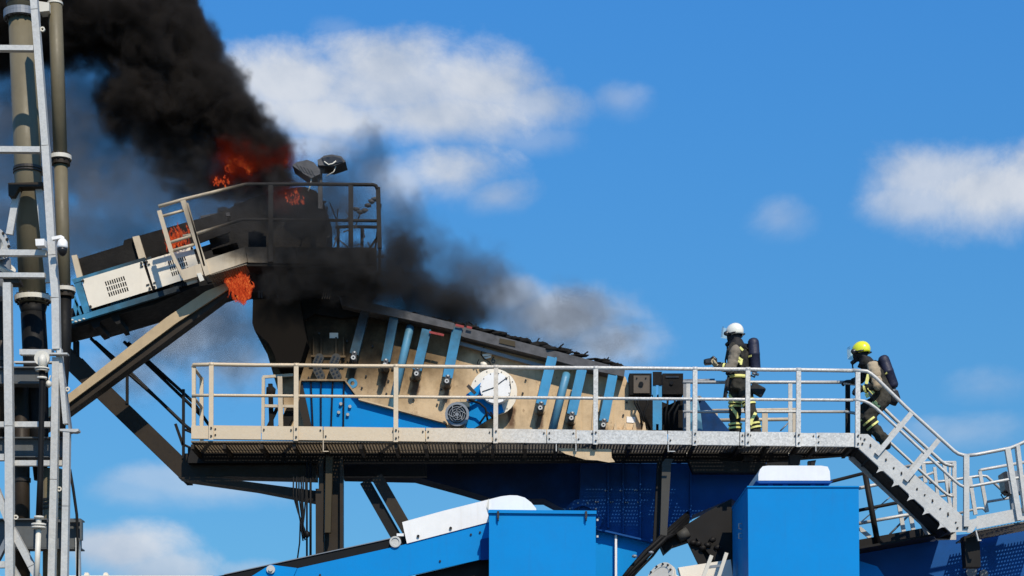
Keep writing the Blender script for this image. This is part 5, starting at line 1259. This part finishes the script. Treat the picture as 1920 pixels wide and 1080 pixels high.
    m = MB(); cc = a.lerp(b, .57); m.ppx([(0, 0)], 0, 0) if False else None
    rr_ = lat*.0; m.bar(cc+lat*.094-fwd*.035, cc+lat*.094+fwd*.035*1.0, .03, .006, side=lat); obj('cylinder_label', m, K['stripe'], cyl_)
    m = MB(); m.cyl(b, b+axd*.05, .03, 10); m.cyl(b+axd*.045-lat*.06, b+axd*.045+lat*.06, .022, 10); m.tube([b+axd*.05, b+axd*.09+fwd*.03, b+axd*.05+fwd*.10, J['hip']-fwd*.14], .014, 8); obj('valve', m, M['grey'], cyl_)
    m = MB(); off = fwd*.105; m.loft([(a+axd*.08+off, (.03, .12), fwd, lat), (a.lerp(b, .5)+off, (.028, .10), fwd, lat), (b+off-axd*.02, (.03, .13), fwd, lat)], 12); obj('back_plate', m, M['black'], p)
    for s_ in (-1, 1):
        m = MB(); q = [sh+lat*.11*s_-fwd*.13, sh+lat*.115*s_+Vector((0, 0, .095)), sh+lat*.12*s_+fwd*.12+Vector((0, 0, .03)), chest+lat*.125*s_+fwd*.165, waist+lat*.15*s_+fwd*.12, waist+lat*.17*s_-fwd*.05]
        for i in range(len(q)-1): m.bar(q[i], q[i+1], .055, .016, side=(q[i]-chest).normalized())
        obj('shoulder_strap', m, K['hood'], p)
    m = MB(); m.loft([(waist+Vector((0, 0, -.015)), (.160, .190), fwd, lat), (waist+Vector((0, 0, -.055)), (.164, .196), fwd, lat)], 22); obj('waist_belt', m, K['hood'], p)
    return p, fwd, lat
def Jx(d, **kw): return {k: V(v[0], v[1], d+(v[2] if len(v) > 2 else 0)) for k, v in kw.items()}
d0 = .46
J1 = Jx(d0, head=(1377, 629), neck=(1382, 646), sh=(1384, 657), chest=(1384, 674), waist=(1385, 702), hip=(1386, 722),
        nhip=(1396, 730, -.09), nknee=(1409, 775, -.13), nankle=(1419, 821, -.14), ntoe=(1405, 830, -.17),
        fhip=(1380, 730, .09), fknee=(1378, 776, .12), fankle=(1379, 821, .13), ftoe=(1363, 830, .10),
        nsh=(1379, 658, -.19), nelbow=(1371, 691, -.25), nwrist=(1349, 688, -.20), fsh=(1379, 659, .19), felbow=(1368, 690, .22), fwrist=(1347, 687, .06))
def patch(par, pts, w=.035):
    m = MB()
    for a, b in zip(pts[:-1], pts[1:]): m.bar(a, b, w, .02)
    return obj('reflective_stripe', m, K['stripe'], par)
p1, f1, l1_ = firefighter('firefighter in white helmet standing on the walkway with navy air cylinder, holding a camera', J1, V(1386, 836, d0), K['helmet_w'], .28, .95, .10,
    (V(1412, 634, d0-.02), V(1416, 696, d0-.02)), K['sleeve_grey'], [
    ('nhip', 'nknee', .50, .112, .030), ('nhip', 'nknee', .64, .108, .030), ('nknee', 'nankle', .44, .108, .030), ('nknee', 'nankle', .60, .106, .030),
    ('fhip', 'fknee', .55, .112, .030), ('fhip', 'fknee', .70, .108, .030), ('fknee', 'fankle', .44, .108, .030), ('fknee', 'fankle', .60, .106, .030), ('nelbow', 'nwrist', .62, .066, .03), ('felbow', 'fwrist', .62, .066, .03)])
wb = MB(); w_ = J1['waist']; wb.loft([(w_+Vector((0, 0, -.085)), (.180, .206), f1, l1_), (w_+Vector((0, 0, -.035)), (.172, .198), f1, l1_)], 24); obj('reflective_stripe', wb, K['stripe'], p1)
patch(p1, [V(1367, 740, d0+.02), V(1376, 752, d0-.0)]); patch(p1, [V(1371, 764, d0-.0), V(1380, 775, d0-.01), V(1384, 784, d0+.01)], .05)
patch(p1, [V(1417, 774, d0-.22), V(1410, 786, d0-.24), V(1407, 797, d0-.24)], .05)
m = MB()
for a, b in (((1381, 668), (1392, 676)), ((1381, 675), (1391, 681)), ((1389, 684), (1391, 673)), ((1387, 651), (1393, 657))): m.bar(V(*a, d0-.235), V(*b, d0-.232), .035, .02)
obj('reflective_stripe', m, K['stripe'], p1)
m = MB(); m.box(V(1420, 731, d0-.15), (.24, .12, .16), Matrix.Rotation(.5, 3, 'Y')); pc = obj('pouch', m, K['hood'], p1)
bv = pc.modifiers.new('round', 'BEVEL'); bv.width = .03; bv.segments = 2
m = MB(); m.tube([V(1366, 705, d0-.2), V(1362, 730, d0-.22), V(1358, 748, d0-.2), V(1364, 735, d0-.2)], .02, 6); m.bar(V(1364, 712, d0-.2), V(1359, 746, d0-.2), .06, .02); obj('hanging_strap', m, K['hood'], p1)
hand(p1, J1['nwrist'], V(1336, 683, d0-.13), (0, .4, 1), K['glove_l'], 1.25); hand(p1, J1['fwrist'], V(1337, 682, d0+.0), (0, -.4, 1), K['glove'], 1.25)
tcam = thing('thermal_camera', 'black hand-held camera in the hands of the white helmet firefighter', 'camera', V(1337, 690, d0-.06))
m = MB(); m.ppx([(1321, 673), (1334, 670.5), (1337, 676), (1336, 681), (1322, 682)], d0-.16, d0-.02); bd = obj('camera_body', m, M['black'], tcam); bd.modifiers.new('round', 'BEVEL').width = .012
m = MB(); m.tube([V(1334, 673, d0-.09), V(1337, 670, d0-.09), V(1342, 674, d0-.09), V(1343, 681, d0-.09), V(1352, 682, d0-.09)], .026, 10); obj('camera_handle', m, M['black'], tcam)
m = MB(); m.cyl(V(1321.5, 678, d0-.09), V(1319.5, 678, d0-.09), .035, 14); obj('lens', m, M['black'], tcam)

d1 = .44
J2 = Jx(d1, head=(1614, 663), neck=(1626, 678), sh=(1634, 686), chest=(1641, 700), waist=(1652, 724), hip=(1658, 741),
        nhip=(1658, 749, -.10), nknee=(1626, 785, -.14), nankle=(1662, 832, -.14), ntoe=(1652, 845, -.16),
        fhip=(1652, 747, .10), fknee=(1617, 768, .13), fankle=(1624, 816, .12), ftoe=(1610, 822, .11),
        nsh=(1637, 689, -.20), nelbow=(1646, 722, -.26), nwrist=(1613, 732, -.10), fsh=(1629, 686, .20), felbow=(1615, 712, .26), fwrist=(1599, 715, .38))
p2, f2, l2_ = firefighter('firefighter in yellow helmet climbing the stairs, leaning forward with a navy air cylinder', J2, V(1650, 848, d1), K['helmet_y'], .05, .85, .12,
    (V(1654, 667, d1-.02), V(1676, 728, d1-.02)), K['sleeve'], [
    ('nknee', 'nankle', .10, .112, .032), ('nknee', 'nankle', .28, .110, .032), ('nknee', 'nankle', .94, .102, .03), ('fknee', 'fankle', .44, .108, .03), ('nelbow', 'nwrist', .7, .066, .03)])
m = MB()
for a, b in (((1622, 702), (1618, 720)), ((1622, 727), (1632, 738)), ((1628, 755), (1640, 768)), ((1633, 753), (1643, 764)), ((1618, 738), (1622, 745))): m.bar(V(a[0]+6, a[1], d1-.215), V(b[0]+6, b[1], d1-.215), .05, .03)
obj('reflective_stripe', m, K['stripe'], p2)
m = MB(); m.tube([V(1676, 735, d1-.1), V(1678, 745, d1-.1), V(1672, 757, d1-.1)], [.07, .09, .075], 12); obj('pouch', m, K['hood'], p2)
hand(p2, J2['nwrist'], V(1590, 732, d1+.1), (0, 1, -.2), K['glove'], 1.25); hand(p2, J2['fwrist'], V(1587, 715, d1+.42), (0, .3, -1), K['glove'], 1.25)
# ------------------------------------------------------------------ smoke (real density grids) 
def smoke_material(name, col, aniso=0.0, emis=None):
    m = bpy.data.materials.new(name); m.use_nodes = True
    t = NT(m.node_tree); t.n.clear()
    out = t.add('ShaderNodeOutputMaterial')
    p = t.add('ShaderNodeVolumePrincipled', {'Color': rgba(col), 'Density': 1.0, 'Anisotropy': aniso, 'Absorption Color': (0, 0, 0, 1)})
    p.inputs['Density Attribute'].default_value = 'density'
    if emis:
        a = t.add('ShaderNodeAttribute', attribute_name='density')
        t.set(p, 'Emission Strength', t.m('MULTIPLY', a.outputs['Fac'], emis[3])); p.inputs['Emission Color'].default_value = rgba(emis)
    t.l.new(p.outputs[0], out.inputs['Volume'])
    return m
def smoke(name, puffs, voxel, mat, nscale=1.4, amp=0.9, sharp=1.6, dens=6.0, warp=0.35, seed=0.0, wisp=0.0, label=None):
    """puffs: (px, py, depth, radius px, depth radius m, strength)"""
    lo = Vector((1e9,)*3); hi = Vector((-1e9,)*3); P = []
    for px, py, d, rp, rd, st in puffs:
        c = V(px, py, d); s = (D+d)/F
        r = Vector((rp[0]*s, rd, rp[1]*s)) if hasattr(rp, '__len__') else Vector((rp*s, rd, rp*s))
        P.append((c, r, st))
        for i in range(3):
            lo[i] = min(lo[i], c[i]-r[i]*1.55); hi[i] = max(hi[i], c[i]+r[i]*1.55)
    mb = MB(); mb.box2(lo, hi)
    o = obj(name, mb, mat)
    org = ORG[o.name]
    ng = bpy.data.node_groups.new(name+'_density', 'GeometryNodeTree')
    ng.interface.new_socket('Geometry', in_out='INPUT', socket_type='NodeSocketGeometry')
    ng.interface.new_socket('Geometry', in_out='OUTPUT', socket_type='NodeSocketGeometry')
    t = NT(ng)
    go = t.add('NodeGroupOutput')
    pos = t.vm('ADD', t.add('GeometryNodeInputPosition').outputs[0], tuple(org))
    sp = t.vm('ADD', pos, (seed, seed*0.7, -seed))
    nz = t.add('ShaderNodeTexNoise', {'Scale': nscale*0.8, 'Detail': 2.0, 'Vector': sp})
    wv = t.vm('SCALE', t.vm('SUBTRACT', nz.outputs['Color'], (0.5, 0.5, 0.5)), warp*2)
    wp = t.vm('ADD', pos, wv)
    tot = None
    for c, r, st in P:
        q = t.vm('MULTIPLY', t.vm('SUBTRACT', wp, tuple(c)), (1/r.x, 1/r.y, 1/r.z))
        f = t.m('MULTIPLY', t.m('SUBTRACT', 1.0, t.vm('LENGTH', q)), st)
        tot = f if tot is None else t.m('MAXIMUM', tot, f)
    nb = t.m('SUBTRACT', t.noise(t.vm('ADD', sp, wv), nscale, 8.0, 0.62), 0.5)
    # billows: folded noise gives round heads with creases between them
    bil = t.m('SUBTRACT', 0.5, t.m('MULTIPLY', t.m('ABSOLUTE', t.m('SUBTRACT', t.noise(t.vm('ADD', sp, t.vm('SCALE', wv, 0.5)), nscale*2.3, 4.0, 0.5), 0.5)), 3.6))
    dn = t.m('ADD', tot, t.m('ADD', t.m('MULTIPLY', nb, amp), t.m('MULTIPLY', bil, amp*0.42)))
    dn = t.m('MULTIPLY', t.rng(dn, 0.05, 1.0/sharp), dens)
    if wisp:
        dn = t.m('MULTIPLY', dn, t.rng(t.noise(sp, nscale*1.1, 5.0, 0.6), 0.5-wisp*0.25, 0.5+wisp*0.25))
    vc = t.add('GeometryNodeVolumeCube', {'Density': dn, 'Min': tuple(lo-org), 'Max': tuple(hi-org)})
    for i, k in enumerate('XYZ'): vc.inputs['Resolution '+k].default_value = max(8, int((hi[i]-lo[i])/voxel))
    sm = t.add('GeometryNodeSetMaterial', {'Geometry': vc.outputs[0], 'Material': mat})
    t.l.new(sm.outputs[0], go.inputs[0])
    md = o.modifiers.new('density', 'NODES'); md.node_group = ng
    o['kind'] = 'stuff'
    if label: o['label'] = label
    return o
SM_BLACK = smoke_material('black_smoke', (0.060, 0.052, 0.046))
SM_DARK = smoke_material('dark_smoke', (0.07, 0.068, 0.066))
SM_THIN = smoke_material('thin_grey_smoke', (0.27, 0.27, 0.275))
SM_GREY = smoke_material('grey_smoke', (0.24, 0.24, 0.245))
smoke('black_smoke_plume', [
    (528,320,1.3,(36,24),.4,1.0),(488,287,1.4,(62,48),.6,1.15),(440,240,1.4,(74,66),.8,1.3),(375,175,1.4,(88,88),1.0,1.4),(322,95,1.4,(92,90),1.1,1.45),(315,15,1.4,(72,75),1.0,1.4),
    (240,40,1.3,(125,85),1.2,1.5),(150,15,1.3,(130,85),1.2,1.4),(70,35,1.3,(130,90),1.1,1.3),(-20,40,1.3,(130,95),1.1,1.3),(290,190,1.5,(105,85),.9,1.0),(360,265,1.5,(105,65),.7,.85),(430,345,1.9,(110,45),.5,.9)],
    0.038, SM_BLACK, 1.4, 1.35, 2.0, 7.0, 0.42, label='dense black smoke plume rising from the burning conveyor head')
smoke('thin_smoke', [
    (300,310,1.9,(150,95),.9,1.2),(200,210,2.0,(150,120),1.0,1.1),(270,370,1.8,(150,75),.8,1.2),(130,280,2.2,(160,150),1.1,1.0),(410,330,1.8,(110,60),.6,1.1),(40,260,2.2,(150,190),1.1,1.0),(430,400,1.9,(130,60),.6,1.2),(190,440,2.2,(170,80),.9,.8),(60,430,2.3,(150,120),.9,.8)],
    0.06, SM_THIN, 1.15, 1.5, 1.5, 1.25, 0.5, seed=4.0, label='thin grey smoke drifting left below the black plume')
smoke('dark_smoke_bank', [
    (625,500,.55,(105,42),.4,.95),(690,520,.7,(85,58),.5,1.1),(752,478,.9,(46,58),.4,1.05),(560,520,.5,(80,40),.3,.8),(765,555,1.3,(85,62),.6,1.15),(830,582,1.5,(90,48),.6,.9),(595,420,.4,(45,60),.3,.5)],
    0.036, SM_DARK, 1.8, 1.35, 1.9, 4.4, 0.4, seed=9.0, label='dark smoke rolling over the head platform and screen')
smoke('wispy_smoke', [
    (660,370,1.6,(100,110),.5,1.0),(690,300,1.8,(70,70),.4,.9),(570,400,.35,(120,85),.3,1.3),(450,410,.35,(130,60),.3,.95),(740,410,1.5,(70,90),.5,.8),(860,520,1.8,(110,85),.6,.95),(600,320,1.9,(80,50),.4,.7),(780,470,1.7,(80,80),.5,.8)],
    0.05, smoke_material('wispy_grey_smoke', (0.12, 0.116, 0.112)), 1.7, 1.2, 1.4, 1.6, 0.45, seed=21.0, label='wisps of grey smoke round the floodlights and railing')
smoke('pale_smoke_bank', [
    (900,560,1.9,(110,80),.7,1.0),(980,600,2.0,(105,70),.7,1.1),(1070,600,2.0,(110,75),.7,1.1),(1130,645,2.0,(90,45),.6,.8),(1200,675,2.0,(60,25),.4,.4),(330,640,3.5,(150,70),.8,.8),(430,620,3.4,(110,110),.8,.9),(250,690,3.5,(90,50),.6,.6),(1010,640,2.0,(170,40),.5,1.0)],
    0.045, SM_GREY, 1.6, 1.4, 1.3, 0.95, 0.45, seed=15.0, label='pale grey smoke drifting off the burnt top edge of the screen')
smoke('fire_glow', [
    (500,298,1.25,(60,26),.35,1.0),(450,300,1.25,(44,36),.35,1.1),(418,336,1.25,(22,16),.2,.9),(540,366,1.45,(26,22),.25,.6)],
    0.035, smoke_material('burning_gas', (0.03, 0.01, 0.01), emis=(1.0, 0.075, 0.02, 0.07)), 4.0, 2.8, 1.3, 3.0, 0.22, seed=31.0, label='dark red fire glowing through the smoke above the handrail')
